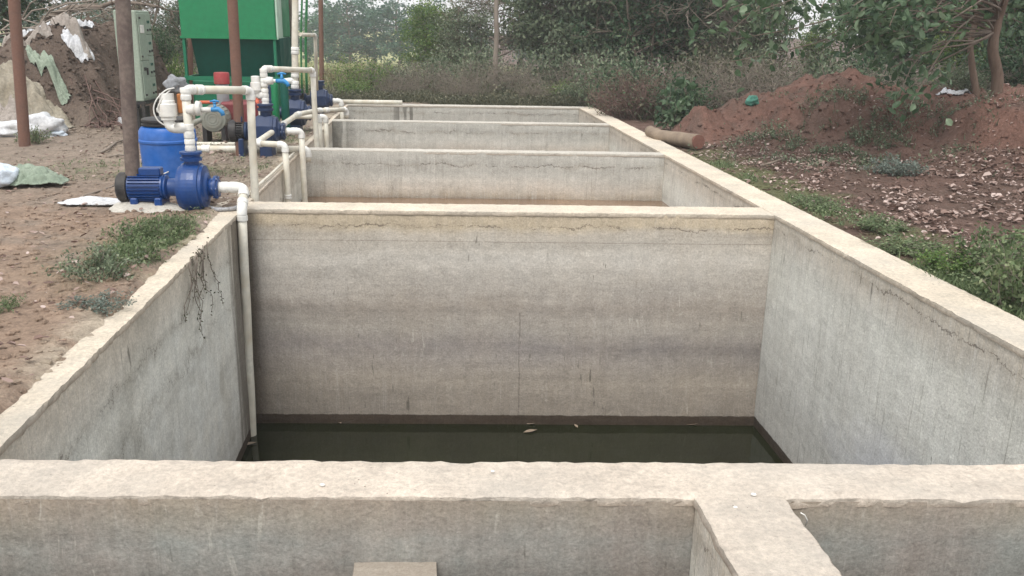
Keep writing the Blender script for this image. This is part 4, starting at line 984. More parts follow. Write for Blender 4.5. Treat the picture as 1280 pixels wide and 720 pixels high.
# ------------------------------------------------------------------ pumps
def make_pump(label, c, mat, R_=.2, scale=1.0, sides=26, motor=True, out_h=.2, facets=False, wx=1.0, mmat=None, ml=1.0):
    """c: volute centre; inlet to +X, motor to -X, outlet upwards"""
    S = scale; t = thing('water_pump', label, 'pump', (c[0], c[1], gz(c[0], c[1]) if c[2] > .1 else c[2]-.25)); c = Vector(c)
    m = MB(); m.lathe([(R_*.50*S, -.10*S), (R_*.84*S, -.095*S), (R_*.86*S, -.075*S), (R_*.97*S, -.07*S), (R_*1.0*S, -.05*S), (R_*1.02*S, -.01*S), (R_*1.0*S, .035*S), (R_*.97*S, .055*S), (R_*.90*S, .06*S), (R_*.88*S, .08*S), (R_*.62*S, .09*S), (R_*.5*S, .105*S), (R_*.42*S, .11*S)], (0, 0, 0), 'X', sides, False, PI/8)
    m.v = [Vector((q.x*wx, q.y, q.z))+c for q in m.v]
    m.build('volute', mat, t)
    m = MB(); m.lathe([(.075*S, .095*S), (.075*S, .16*S), (.095*S, .163*S), (.098*S, .185*S), (.075*S, .188*S), (.07*S, .20*S)], c, 'X', 18)
    for k in range(6):
        a = k*PI/3; m.lathe([(.012*S, .155*S), (.012*S, .196*S)], c+Vector((0, math.cos(a), math.sin(a)))*.084*S, 'X', 6, False)
    m.build('inlet_flange', mat, t)
    m = MB(); oc = c+Vector((0, -.02*S, 0)); m.lathe([(.065*S, R_*.7*S), (.058*S, out_h*S+.02*S), (.085*S, out_h*S+.025*S), (.088*S, out_h*S+.05*S), (.07*S, out_h*S+.052*S), (.075*S, out_h*S+.075*S), (.088*S, out_h*S+.08*S), (.088*S, out_h*S+.098*S), (.07*S, out_h*S+.10*S)], oc, 'Z', 20); m.build('outlet_flange', mat, t)
    zb = gz(c.x, c.y)
    if motor:
        m = MB(); m.lathe([(.10*S, -.085*S), (.075*S, -.12*S), (.072*S, -.20*S), (.10*S, -.215*S), (.10*S, -.235*S)], c, 'X', 22)
        m.build('bearing_bracket', mat, t)
        m = MB(); m.lathe([(.098*S, -.235*S), (.104*S, -.24*S), (.104*S, -(.235+.285*ml)*S), (.09*S, -(.245+.285*ml)*S)], c, 'X', 28)
        for k in range(26):
            a = 2*PI*k/26; u = Vector((0, math.cos(a), math.sin(a))); w = Vector((0, -math.sin(a), math.cos(a)))*.0028*S
            o = len(m.v)
            for xx in (-.255*S, -(.235+.27*ml)*S):
                for rr in (.100*S, .122*S):
                    for sg in (-1, 1): m.v.append(c+Vector((xx, 0, 0))+u*rr+w*sg)
            for f in ((0, 1, 3, 2), (4, 6, 7, 5), (2, 3, 7, 6), (0, 2, 6, 4), (1, 5, 7, 3)): m.face(tuple(o+i for i in f))
        m.build('motor', mmat or mat, t)
        m = MB(); fo = -(.235+.28*ml); m.lathe([(.116*S, fo*S), (.122*S, (fo-.005)*S), (.122*S, (fo-.07)*S), (.108*S, (fo-.085)*S), (.04*S, (fo-.087)*S)], c, 'X', 26); m.build('fan_cover', M_BLK, t)
        m = MB(); m.box((c.x-(.27+.15*ml)*S, c.y-.055*S, c.z+.10*S), (c.x-.25*S, c.y+.055*S, c.z+.165*S), bev=.008); m.build('terminal_box', mat, t)
        for xx in ((-.46, -.27) if ml > .8 else (-.27,)):
            m = MB(); m.box((c.x+xx*S-.03, c.y-.12*S, zb-.01), (c.x+xx*S+.03, c.y+.12*S, c.z-.07*S), bev=.01); m.build('foot', mat, t)
    m = MB(); m.box((c.x-.07*S, c.y-.13*S, zb-.02), (c.x+.06*S, c.y+.13*S, max(zb+.02, c.z-R_*.80*S)), bev=.008); m.build('foot', mat, t)
    return t
c1 = P(243, 234, 7.42); z1 = c1.z
make_pump('large bright blue pump with finned motor nearest the tank corner', c1, M_BLUE, .205, 1.0, sides=44, wx=1.15)
# suction pipe of the first pump
s0 = Vector((c1.x+.19, c1.y, c1.z)); ex = P(303, 232, 7.32).x
piperun('thick white suction pipe dropping into the nearest water along the corner', [s0, (ex, c1.y-.03, c1.z+.005), (ex+.002, 7.22, .04), (P(315, 545, 7.22).x, 7.2, -2.3)], .0375, couplings=((0, .42, .11), (0, .1, .05)), R=1.6)
# delivery frame of the first pump
top = P(237, 112, 7.4); u1 = Vector((c1.x, c1.y-.02, c1.z+.30)); ru = .041
t1 = piperun('white delivery pipe frame rising from the bright blue pump', [u1, (c1.x, c1.y-.02, top.z), (P(313, 113, 7.95).x, 7.95, P(313, 113, 7.95).z), (P(313, 250, 7.95).x+.02, 7.95, -.9)], .034, couplings=((0, .10, .10), (0, .33, .12), (0, .93, .10), (1, .2, .07)), R=1.5)
def part_tube(t, name, pts, r, mat, n=12): m = MB(); m.tube(pts, r, n); return m.build(name, mat, t)
x0, y0 = c1.x, c1.y-.02
zc = P(237, 160, 7.4).z; zt = P(237, 110, 7.4).z
m = MB(); vx = P(211, 150, 7.4).x
m.tube([(x0, y0, zc), (vx+.05, y0, zc)]+[tuple(q) for q in arc(Vector((vx+.1, y0, zc)), Vector((vx, y0, zc)), Vector((vx, y0, zc+.2)), .05)]+[(vx, y0, zc+.09)], .043, 14); m.build('elbow', M_PVCW, t1)
m = MB(); m.lathe([(.048, .06), (.058, .065), (.058, .09), (.070, .095), (.070, .19), (.060, .195), (.060, .215), (.055, .22), (.055, .27), (.03, .272)], (vx, y0, zc), 'Z', 20); m.build('check_valve', M_PVCW, t1)
m = MB(); m.lathe([(.02, 0), (.02, .05), (.03, .055), (.03, .075)], (vx-.085, y0, zc+.14), 'X', 10); m.build('vent_plug', M_PVCW, t1)
# branch with blue tap
zb_ = P(240, 137, 7.4).z
m = MB(); m.tube([(x0, y0, zb_), (x0+.075, y0, zb_)], .045, 14); m.tube([(x0+.075, y0-.0, zb_+.01), (x0+.11, y0, zb_+.01)], [.062, .055], 14); m.tube([(x0+.10, y0, zb_), (x0+.19, y0, zb_)], .02, 12); m.build('tee', M_PVCW, t1)
tap = MB(); tx = x0+.20
tap.tube([(tx-.03, y0, zb_), (tx+.045, y0, zb_+.005), (tx+.075, y0, zb_-.02), (tx+.08, y0, zb_-.045)], [.017, .021, .018, .018], 12); tap.tube([(tx+.02, y0, zb_), (tx+.02, y0, zb_+.055)], [.016, .010], 10); tap.tube([(tx+.02, y0, zb_+.05), (tx+.02, y0, zb_+.062)], .014, 10)
tap.tube([(tx-.016, y0, zb_+.065), (tx+.02, y0, zb_+.072), (tx+.056, y0, zb_+.065)], [.007, .010, .007], 8); tap.build('tap', M_TAP, t1)
# orange starter box on the frame, grey bag, cables
m = MB(); bx_ = P(228, 128, 7.47); m.box((bx_.x-.035, 7.44, bx_.z-.085), (bx_.x+.05, 7.50, bx_.z+.07), bev=.008); ob = m.build('starter_box', M_ORANGE, t1)
def blob(name, label, cat, c, s, mat, seed=0, amp=.35, sub=3, group=None, flat=None, wr=5.0):
    import bmesh
    bm = bmesh.new(); bmesh.ops.create_icosphere(bm, subdivisions=sub, radius=1)
    for v in bm.verts:
        p = v.co; d = 1+amp*mn.noise(p*1.6+Vector((seed,)*3)) + amp*.45*abs(mn.noise(p*wr+Vector((seed,)*3)))
        q = Vector((p.x*s[0], p.y*s[1], p.z*s[2]))*d
        if flat is not None and q.z < -flat*s[2]: q.z = -flat*s[2]+(q.z+flat*s[2])*.15; 
        v.co = q
    me = bpy.data.meshes.new(name); bm.to_mesh(me); bm.free(); me.polygons.foreach_set('use_smooth', [True]*len(me.polygons)); me.materials.append(mat)
    o = bpy.data.objects.new(name, me); COL.objects.link(o); o.location = c; return tag(o, label, cat, group)
b_ = P(221, 105, 7.5); blob('plastic_bag', 'crumpled grey plastic bag tied over the pipe joint', 'bag', b_, (.08, .06, .07), M_GREYB, 3, .5, 4)
t = thing('cable', 'white cable looping from the pipe joint down to the valve', 'cable', tuple(P(200, 130, 7.4)))
for k, off in enumerate((0, 5)):
    pts = [P(*q) for q in ((218-off, 110+off*.5, 7.38), (207, 113+off, 7.36), (196+off, 124+off*.4, 7.35), (192+off, 137, 7.35), (197+off, 150-off, 7.36), (208, 158-off, 7.38))]
    q = []
    for i in range(len(pts)-1):
        p0 = pts[max(0, i-1)]; p1 = pts[i]; p2 = pts[i+1]; p3 = pts[min(len(pts)-1, i+2)]
        for kk in range(5):
            s = kk/5; q.append(.5*((2*p1)+(p2-p0)*s+(2*p0-5*p1+4*p2-p3)*s*s+(3*p1-p0-3*p2+p3)*s**3))
    part_tube(t, 'wire', q, .006, M_PVCW, 6)
# hose by the pump foot
piperun('grey flexible hose running from the pump foot to the tank corner', [tuple(G(250, 256, .02)), tuple(G(272, 262, .02)), tuple(G(292, 261, .02)), tuple(G(306, 254, .03))], .016, M_HOSEG, name='hose', R=1.2, n=8)

# barrel
g_ = P(215, 228, 8.75); zb = gz(g_.x, g_.y); t = thing('plastic_barrel', 'blue plastic barrel with a black screw lid behind the bright pump', 'barrel', (g_.x, g_.y, zb))
hb = P(215, 147, 8.75).z - zb; RB = 1.3
m = MB(); m.lathe([(.175, 0), (.188, .02), (.192, .08), (.198, hb*.62), (.206, hb*.635), (.207, hb*.665), (.200, hb*.68), (.198, hb*.80), (.180, hb*.86), (.150, hb*.885), (.145, hb*.90)], (g_.x, g_.y, zb), 'Z', 36); m.v = [Vector((g_.x+(v.x-g_.x)*RB, g_.y+(v.y-g_.y)*RB, v.z)) for v in m.v]; m.build('drum', M_BARREL, t)
m = MB(); m.lathe([(.15, hb*.885), (.172, hb*.89), (.175, hb*.91), (.160, hb*.925), (.160, hb*.945), (.172, hb*.955), (.172, hb*.985), (.16, hb*.995), (.05, hb*1.0)], (g_.x, g_.y, zb), 'Z', 36); m.v = [Vector((g_.x+(v.x-g_.x)*RB, g_.y+(v.y-g_.y)*RB, v.z)) for v in m.v]; m.build('lid', M_BLK, t)
m = MB(); m.tube([(g_.x-.04, g_.y-.25, zb+.13), (g_.x-.02, g_.y-.29, zb+.10), (g_.x+.05, g_.y-.25, zb+.13)], .006, 6); m.build('handle', M_PVCW, t)

# second, third and fourth pump with their pipe frames
def sub_pump(label, px, py, Y, S):
    c = P(px, py, Y); c.z = max(c.z, gz(c.x, Y)+.2*S); return c, make_pump(label, c, M_NAVY, .185, S, 8, True, .2, True, 1.45, M_BLK, .3)
c2, _ = sub_pump('navy pump with angular casing, second from the camera', 334, 164, 10.5, 1.05)
c3, _ = sub_pump('navy pump with angular casing, third from the camera', 370, 141, 13.0, 1.1)
c4, _ = sub_pump('navy pump with angular casing, farthest from the camera', 400, 125, 15.8, 1.1)
top = P(335, 86, 10.5); a2 = P(391, 88, 11.7)
t2 = piperun('white pipe frame rising from the second pump', [(c2.x, c2.y, c2.z+.3), (c2.x, c2.y, top.z), (a2.x, 11.7, a2.z), (a2.x+.01, 11.7, -.8)], .034, couplings=((0, .08, .10), (0, .33, .10), (0, .62, .10), (0, .88, .10), (1, .12, .08), (2, .03, .06)), R=1.5)
zz_ = P(330, 119, 10.5).z; vx = P(320, 110, 10.5).x
m = MB(); m.tube([(c2.x, c2.y, zz_), (vx+.02, c2.y, zz_)]+[tuple(q) for q in arc(Vector((vx+.1, c2.y, zz_)), Vector((vx, c2.y, zz_)), Vector((vx, c2.y, zz_+.2)), .04)], .042, 12); m.build('elbow', M_PVCW, t2)
m = MB(); m.lathe([(.05, .02), (.05, .05), (.062, .055), (.062, .14), (.05, .145), (.05, .21), (.03, .215)], (vx, c2.y, zz_), 'Z', 16); m.build('check_valve', M_PVCW, t2)
zq = P(345, 101, 10.5).z; m = MB(); m.tube([(c2.x, c2.y, zq), (c2.x+.10, c2.y, zq)], [.05, .04], 12); m.tube([(c2.x+.09, c2.y, zq), (c2.x+.15, c2.y, zq)], .02, 10); m.build('tee', M_PVCW, t2)
def blue_tap(root, tx, y, z):
    tap = MB(); tap.tube([(tx-.03, y, z), (tx+.06, y, z), (tx+.10, y, z-.03), (tx+.11, y, z-.06)], [.022, .028, .022, .024], 10); tap.tube([(tx+.04, y, z), (tx+.04, y, z+.08)], [.024, .013], 10); tap.tube([(tx-.01, y, z+.075), (tx+.04, y, z+.088), (tx+.09, y, z+.075)], [.009, .013, .009], 8); tap.build('tap', M_TAP, root)
blue_tap(t2, c2.x+.16, c2.y, zq)
s0 = Vector((c2.x+.2, c2.y, c2.z)); e = P(376, 168, 10.75)
piperun('white suction pipe of the second pump dropping into the middle compartment corner', [s0, (XL+.085, c2.y+.05, c2.z), (XL+.085, c2.y+.08, -1.2)], .034, couplings=((0, .35, .10),), R=1.5)
# long angled return pipe between the second pump and the far compartment
pa_ = P(350, 180, 9.55)
piperun('white pipe with a long diagonal run ending over the third compartment', [(XL+.05, 9.55, -1.2), (XL+.05, 9.55, P(350, 181, 9.55).z), P(320, 179, 9.7), P(372, 143, 11.6), P(397, 138, 12.6), P(433, 137, 13.2), (P(433, 137, 13.2).x, 13.2, P(433, 148, 13.2).z)], .032, couplings=((0, .62, .05), (2, .62, .09), (4, .3, .08)), R=1.5)
top = P(370, 40, 13.0)
t3 = piperun('tall white pipe rising from the third pump beside the dark post', [(c3.x, c3.y, c3.z+.3), P(369, -60, 13.0)], .045, couplings=((0, .05, .11), (0, .13, .10), (0, .3, .1)), n=14)
zq = P(360, 101, 13).z; m = MB(); m.tube([(c3.x, c3.y, zq), (c3.x-.14, c3.y, zq)], [.05, .035], 12); m.build('tee', M_PVCW, t3)
piperun('thin white pipe bracket right of the tall pipe', [P(375, 43, 13.0), P(394, 44, 13.6), P(396, 112, 14.2)], .026, R=1.4)
for lb, px, e_ in (('left white drop pipe in the third compartment', 397, 0), ('right white drop pipe in the third compartment', 407, 1)):
    q0 = P(px, 146, 12.6+.5*e_); xx = max(XL+.05, q0.x)
    piperun(lb, [(xx-.32, 12.6+.5*e_, q0.z), (xx, 12.6+.5*e_, q0.z), (xx, 12.62+.5*e_, -1.3)], .034, R=1.4)
q0 = P(422, 126, 15.8); piperun('white suction pipe of the farthest pump', [(c4.x+.2, c4.y, q0.z), (XL+.05, 15.8, q0.z), (XL+.05, 15.82, -1.3)], .038, couplings=((0, .4, .1),), R=1.4)
a_ = P(427, 128, 17.72); b_ = P(503, 127.5, 17.78)
piperun('white pipe lying along the farthest tank wall', [(a_.x, 17.80, .045), (b_.x, 17.74, .045)], .040, R=1.3)
a_ = G(178, 190, .05); b_ = P(384, 190, 10.75)
piperun('long white pipe on the ground ending over the middle compartment', [(a_.x, 10.85, .04), (b_.x, 10.75, .055), (b_.x+.004, 10.74, -.09)], .042, couplings=((0, .35, .1), (0, .78, .1)), R=1.3)
a_ = G(176, 186, .05); piperun('thin white pipe on the ground behind the barrel', [(a_.x, 11.4, .03), (P(300, 184, 11.4).x, 11.4, .03)], .025)
piperun('thin white conduit lying along the left edge of the second compartment', [(XL-.03, 7.95, .035), (XL-.02, 10.6, .03)], .014)
# long green hoses
t = thing('hose', 'pair of thin green hoses hanging beside the tall white pipe', 'hose', tuple(P(381, 118, 13.4)))
for px, r_ in ((377, .014), (383, .018)):
    part_tube(t, 'strand', [P(px+math.sin(i*.9)*.8, -60+i*22, 13.4) for i in range(9)], r_, M_HOSE, 8)

# ------------------------------------------------------------------ green settling tank
Yf = 14.5
t = thing('settling_tank', 'tall bright green steel tank with a tapering hopper, tinted darker for shade, on green legs', 'tank', (P(290, 150, Yf).x, Yf, 0))
A = P(229, 46, Yf); B = P(345, 46, Yf); A0 = P(224, -60, Yf); dep = 1.5
m = MB(); zt = A0.z; zb = A.z
m.box((A.x-.03, Yf, zb), (B.x, Yf+dep, zt), bev=.012); m.build('upper_box', M_GREEN, t)
m = MB(); m.box((A.x-.045, Yf-.018, zb-.02), (B.x+.012, Yf+.02, zb+.015)); m.build('rim_angle', M_GREEN, t); m = MB(); m.box((A.x-.045, Yf-.018, zt-.3), (B.x+.012, Yf+.02, zt-.27)); m.build('rim_angle', M_GREEN, t)
# pale side panel
m = MB(); s0_, s1_ = P(347, 46, Yf), P(367, 90, Yf+dep)
m.prism([(B.x+.004, Yf+.03), (B.x+.03, Yf+.03), (P(358, 0, Yf+dep).x+.0, Yf+dep), (P(358, 0, Yf+dep).x-.03, Yf+dep)], zb-.02, zt); m.build('side_panel', M_GREENP, t)
m = MB(); e0 = P(347, 47, Yf+dep+.05); e1 = P(366, 92, Yf+dep+.05)
Yp = Yf+dep+.03; q4 = [P(346, -60, Yp), P(356, -60, Yp), P(367, 86, Yp), P(361, 86, Yp)]
m.v = [v+Vector((0, d_, 0)) for d_ in (0, .04) for v in q4]
for f_ in ((0, 3, 2, 1), (4, 5, 6, 7), (0, 1, 5, 4), (1, 2, 6, 5), (2, 3, 7, 6), (3, 0, 4, 7)): m.face(f_)
m.build('chute_panel', M_GREENP, t)
# hopper, the shade on its downward faces put in as darker green
m = MB(); ha, hb_ = P(242, 46, Yf+.25), P(353, 46, Yf+.25); hc, hd = P(254, 95, Yf+.55), P(362, 88, Yf+.55); zl = hc.z
tp = [(ha.x, Yf+.06), (hb_.x-.02, Yf+.06), (hb_.x-.02, Yf+dep-.06), (ha.x, Yf+dep-.06)]; bt = [(hc.x, Yf+.30), (hd.x-.08, Yf+.30), (hd.x-.08, Yf+dep-.35), (hc.x, Yf+dep-.35)]
for p_ in bt: m.v.append(vv(p_[0], p_[1], zl))
for p_ in tp: m.v.append(vv(p_[0], p_[1], zb-.004))
for f in ((3, 2, 1, 0), (4, 5, 6, 7), (0, 1, 5, 4), (1, 2, 6, 5), (2, 3, 7, 6), (3, 0, 4, 7)): m.face(f)
m.build('hopper', M_GREEND, t)
for (lx, ly) in ((A.x, Yf+.03), (B.x-.03, Yf+.03), (A.x, Yf+dep-.04), (B.x-.03, Yf+dep-.04)):
    m = MB(); m.box((lx-.02, ly-.03, -.02), (lx+.02, ly+.03, zb-.002)); m.build('leg', M_GREENL, t)
m = MB(); zr = P(290, 98, Yf).z
m.box((A.x-.03, Yf-.02, zr-.035), (B.x+.02, Yf-.001, zr+.03)); m.box((A.x-.03, Yf+.0, zr-.03), (A.x-.001, Yf+dep, zr+.02)); m.box((B.x+.0, Yf+.0, zr-.03), (B.x+.02, Yf+dep, zr+.02)); m.build('base_frame', M_GREENL, t)
m = MB(); m.box((A.x+.05, Yf+.1, -.02), (B.x-.05, Yf+dep-.2, zr-.04), bev=.02); m.build('lower_cabinet', M_GREENL, t)
# green dosing cylinders
for lb, px, py, Y, r_, mt in (('bright green upright cylinder left of the second blue tap', 345, 142, 12.6, .05, M_GREEN), ('dark green upright cylinder right of the second blue tap', 357, 143, 12.5, .055, M_GREEND)):
    g_ = P(px, py, Y); z0 = gz(g_.x, Y); t = thing('dosing_cylinder', lb, 'cylinder', (g_.x, Y, z0)); h_ = P(px, 103, Y).z-z0
    m = MB(); m.lathe([(r_*.8, -.02), (r_, .03), (r_, h_-.05), (r_*.7, h_), (r_*.2, h_+.005)], (g_.x, Y, z0), 'Z', 18); m.build('body', mt, t)
    m = MB(); m.lathe([(r_*1.15, -.02), (r_*1.15, .02), (r_*.9, .03)], (g_.x, Y, z0), 'Z', 18); m.build('base_ring', M_BLK, t)
g_ = P(327, 150, 13.6); t = thing('drum', 'blue drum half hidden behind the second pipe frame', 'drum', (g_.x, 13.6, 0)); m = MB(); h_ = P(327, 104, 13.6).z
m.lathe([(.15, 0), (.165, .03), (.165, h_*.5), (.172, h_*.52), (.165, h_*.54), (.165, h_*.9), (.13, h_)], (g_.x, 13.6, 0), 'Z', 22); m.build('body', M_NAVY, t); m = MB(); m.lathe([(.12, h_), (.12, h_+.03), (.05, h_+.035)], (g_.x, 13.6, 0), 'Z', 20); m.build('lid', M_BLK, t)

# filter housing with red cap, blower motor, maroon blower
Yq = 12.0; g_ = P(281, 150, Yq); t = thing('filter_housing', 'clouded clear filter housing with a dark red cap on its stand', 'filter', (g_.x, Yq, 0))
f = lambda py: P(281, py, Yq).z
m = MB(); m.lathe([(.092, f(105)), (.098, f(104.5)), (.098, f(92)), (.09, f(90.5)), (.03, f(90))], (g_.x, Yq, 0), 'Z', 26); m.build('cap', M_RED, t)
m = MB(); m.lathe([(.02, f(146)), (.05, f(143)), (.075, f(139)), (.080, f(107)), (.086, f(105.5))], (g_.x, Yq, 0), 'Z', 26); m.build('bowl', M_CLR, t)
m = MB(); m.tube([(g_.x-.30, Yq, f(128)), (g_.x-.07, Yq, f(128))], .022, 10); m.tube([(g_.x+.07, Yq, f(130)), (g_.x+.36, Yq, f(130))], .022, 10); m.build('side_pipe', M_ORED, t)
m = MB(); m.tube([(g_.x, Yq+.11, -.05), (g_.x, Yq+.11, f(100))], .02, 8); m.tube([(g_.x, Yq+.11, f(100)), (g_.x, Yq+.06, f(100))], .02, 8); m.build('stand', M_RUSTG, t)
g_ = P(322, 133, 11.9); t = thing('gate_valve', 'small orange red valve left of the second pump', 'valve', tuple(g_)); m = MB()
m.tube([g_+vv(-.06, 0, 0), g_+vv(.06, 0, 0)], [.04, .04], 12); m.tube([g_, g_+vv(0, 0, .09)], [.035, .02], 10); m.build('body', M_ORED, t); m = MB(); m.tube([g_+vv(-.05, 0, .10), g_+vv(.05, 0, .10)], .014, 8); m.build('handle', M_ORED, t)
m = MB(); m.tube([g_+vv(0, 0, -.02), vv(g_.x, g_.y, -.05)], .028, 10); m.build('stem', M_PVC, t)
Yq = 11.6; g_ = P(268, 148, Yq); t = thing('air_blower', 'maroon air blower with a round grey motor end facing the camera', 'blower', (g_.x, Yq, 0))
m = MB(); m.lathe([(.12, 0), (.155, .01), (.165, .05), (.165, .30), (.12, .34)], (g_.x, Yq-.1, g_.z), 'Y', 30)
for k in range(20):
    a = 2*PI*k/20; u = vv(math.cos(a), 0, math.sin(a)); m.tube([vv(g_.x, Yq-.03, g_.z)+u*.168, vv(g_.x, Yq+.18, g_.z)+u*.168], .006, 4)
m.build('motor', M_MOTG, t); m = MB(); m.lathe([(.118, -.004), (.118, -.010), (.10, -.014), (.098, -.008), (.082, -.008), (.080, -.013), (.066, -.013), (.064, -.008), (.05, -.008), (.048, -.013), (.034, -.013), (.032, -.008), (.002, -.008)], (g_.x, Yq-.1, g_.z), 'Y', 28)
m.build('fan_grille', M_MOTG, t)
m = MB(); bz = gz(g_.x, Yq); m.box((g_.x+.02, Yq+.24, bz), (g_.x+.50, Yq+.7, P(290, 128, Yq+.2).z), bev=.03); m.build('housing', M_MAROON, t)
m = MB(); m.tube([P(256, 148, Yq-.05), P(246, 152, Yq-.1), P(236, 158, Yq-.1)], [.03, .035, .03], 12); m.build('air_outlet', M_MOTG, t)
m = MB(); m.box((g_.x-.14, Yq-.08, bz-.01), (g_.x-.09, Yq+.2, g_.z-.08)); m.build('foot', M_BLK, t); m = MB(); m.box((g_.x+.09, Yq-.08, bz-.01), (g_.x+.14, Yq+.2, g_.z-.08)); m.build('foot', M_BLK, t)

# control cabinet on a black stand
pA, pB, pC = P(160, 66, 12.6), P(174, 66, 12.2), P(198, 66, 13.0)
t = thing('control_cabinet', 'grey green electrical control cabinet on a black stand by the heap', 'cabinet', (pB.x, pB.y, 0))
zt = P(174, 13, 12.2).z; zb = P(176, 127, 12.2).z
ux = Vector((pC.x-pB.x, pC.y-pB.y, 0)); w_ = ux.length; ux.normalize(); uy = Vector((-ux.y, ux.x, 0)); Mc = Matrix(((ux.x, uy.x, 0, pB.x), (ux.y, uy.y, 0, pB.y), (0, 0, 1, 0), (0, 0, 0, 1)))
w_ = .56; d_ = .28
m = MB(); m.box((0, 0, zb), (w_, d_, zt), Mc, .012); m.build('shell', M_CAB, t)
def cdoor(x0, x1, z0, z1, nm='door'):
    m = MB(); m.box((x0+.006, -.014, z0+.006), (x1-.006, -.001, z1-.006), Mc, .004); return m.build(nm, M_CAB, t)
hh = zt-zb
dl = cdoor(.02, w_*.55, zb+hh*.45, zt-.03); dl2 = cdoor(.02, w_*.55, zb+.03, zb+hh*.45)
ds = [cdoor(w_*.55, w_-.02, zb+.03+(hh-.06)*k/4, zb+.03+(hh-.06)*(k+1)/4) for k in range(4)]
def knob(par, x, z, mat=M_BLK, s=.017, sx=None):
    m = MB(); sx = sx or s; m.box((x-sx, -.030, z-s), (x+sx, -.012, z+s), Mc, .003); m.build('knob' if mat is M_BLK else 'meter', mat, par)
for k_, (x, z) in enumerate(((.10, .80), (.17, .80))): knob(dl, x, zb+hh*z, M_PVCW, .05, .022)
knob(dl, .08, zb+hh*.92, s=.014); knob(dl, .06, zb+hh*.50, s=.012)
knob(dl2, .12, zb+hh*.36, s=.02, sx=.03); knob(dl2, .20, zb+hh*.33, s=.045, sx=.02); knob(dl2, .08, zb+hh*.07, s=.012)
for i, dd in enumerate(ds):
    z0 = zb+.03+(hh-.06)*i/4; knob(dd, w_*.66, z0+hh*.05, s=.014); knob(dd, w_*.84, z0+hh*.055, s=.014)
    m = MB()
    for q_ in (.70, .80): m.box((w_*q_-.013, -.020, z0+hh*.125), (w_*q_+.013, -.012, z0+hh*.155), Mc)
    m.build('button', M_GREEND, dd)
m = MB(); m.box((-.01, -.02, zb-.035), (w_+.01, d_+.01, zb-.002), Mc); m.build('stand_top', M_BLK, t)
gb = gz(pB.x, pB.y)
for (x, y) in ((.0, .0), (w_-.04, 0), (0, d_-.04), (w_-.04, d_-.04)):
    m = MB(); m.box((x, y, gb-.1), (x+.04, y+.04, zb-.036), Mc); m.build('leg', M_BLK, t)
m = MB(); m.box((.05, .10, gb), (w_-.05, .13, zb-.10), Mc); m.build('back_plate', M_BLK, t)

# ------------------------------------------------------------------ sacks and tarps
def drape(name, label, cat, cx, cy, rx, ry, rot, mat, seed, off=.03, fold=.06, group=None, thick=.008, ph=2.2, n=84, rag=.22, stand=0.0):
    """cloth lying on the ground shape, ragged outline, ridged folds, turned-under thickness"""
    u = np.linspace(-1.25, 1.25, n); U, Vv = np.meshgrid(u, u); U = U.ravel(); Vv = Vv.ravel(); ca, sa = math.cos(rot), math.sin(rot)
    x = cx + U*rx*ca - Vv*ry*sa; y = cy + U*rx*sa + Vv*ry*ca
    w = fbm(U*1.6+5, Vv*1.6, seed, 3)-.5; f1 = np.abs(fbm(U*ph+w*2, Vv*ph*.8+w*3, seed+5, 4, .6)-.5)*2
    z = H(x, y) + off + fold*(1-f1)*1.2*(.4+fbm(U*1.1, Vv*1.1, seed+9, 2)) + stand*np.exp(-(U**2+Vv**2)*1.6)
    r = np.sqrt(U**2+Vv**2) + (fbm(U*2.2+9, Vv*2.2, seed+7, 4, .6)-.5)*2*rag
    hh = H(x, y)+.012; z = z*(1-sst(r, .55, 1.0)) + (hh+.25*(z-hh))*sst(r, .55, 1.0)
    I, J = np.meshgrid(np.arange(n-1), np.arange(n-1)); k = (J*n+I).ravel(); F = np.stack([k, k+1, k+n+1, k+n], 1); keep = r[F].mean(1) < 1.0; F = F[keep]
    used = np.unique(F); mp = -np.ones(n*n, int); mp[used] = np.arange(len(used)); F = mp[F]; Vt = np.stack([x, y, z], 1)[used]; L0 = np.array([cx, cy, gz(cx, cy)])
    o = np_mesh(name, Vt-L0, F, mat, smooth=True); o.location = L0
    md = o.modifiers.new('thick', 'SOLIDIFY'); md.thickness = thick; md.offset = 1
    return tag(o, label, cat, group)
def og(px, py, Y): p = P(px, py, Y); return p.x, p.y
GT = 'tarps and sacks on the left heap'
x, y = og(22, 120, 13.1); drape('tarp', 'large tan tarp spread over the front of the left heap', 'tarp', x-.05, y-.08, .80, .25, -.18, M_TAN, 1, .05, .08, GT, rag=.2, ph=1.3)
for lb, px, py, Y, rx, ry, rot, mt, sd, fo in (
    ('pinkish sack above the white ones at the left edge', 8, 146, 12.65, .30, .2, .2, M_PINK, 4, .12), ('crumpled white sheeting at the top of the left heap', 62, 56, 14.6, .42, .30, .3, M_SACK, 5, .14),
    ('torn pale strips on the left heap slope', 92, 76, 14.0, .30, .08, -.3, M_PINK, 6, .10), ('pale green sheet edge lying over the tan tarp', 62, 98, 13.35, .34, .07, -.45, M_GSACK, 7, .10),
    ('dirty white sheet at the far left of the heap top', 12, 76, 14.4, .45, .35, .1, M_PINK, 8, .14), ('white rag under the earth overhang beside the grey brown pole', 150, 112, 13.5, .07, .24, .5, M_SACK, 9, .08),
    ('grey sheet bunched near the heap middle', 38, 66, 14.5, .35, .2, .6, M_GREYB, 10, .12), ('white rag strip on the brown slope right of the torn pale strips', 108, 62, 14.4, .16, .07, .6, M_SACK, 61, .05), ('pale scrap of sheet on the heap shoulder above the tan tarp', 45, 84, 13.8, .28, .07, .2, M_PINK, 63, .07), ('off white scrap on the upper left of the heap', 30, 66, 14.3, .22, .12, -.3, M_SACK, 65, .08),
    ('small white rag below the heap sheets', 100, 82, 13.9, .2, .08, .2, M_SACK, 15, .05)):
    x, y = og(px, py, Y); drape('sheet', lb, 'sheet', x, y, rx, ry, rot, mt, sd, .03, fo, GT)
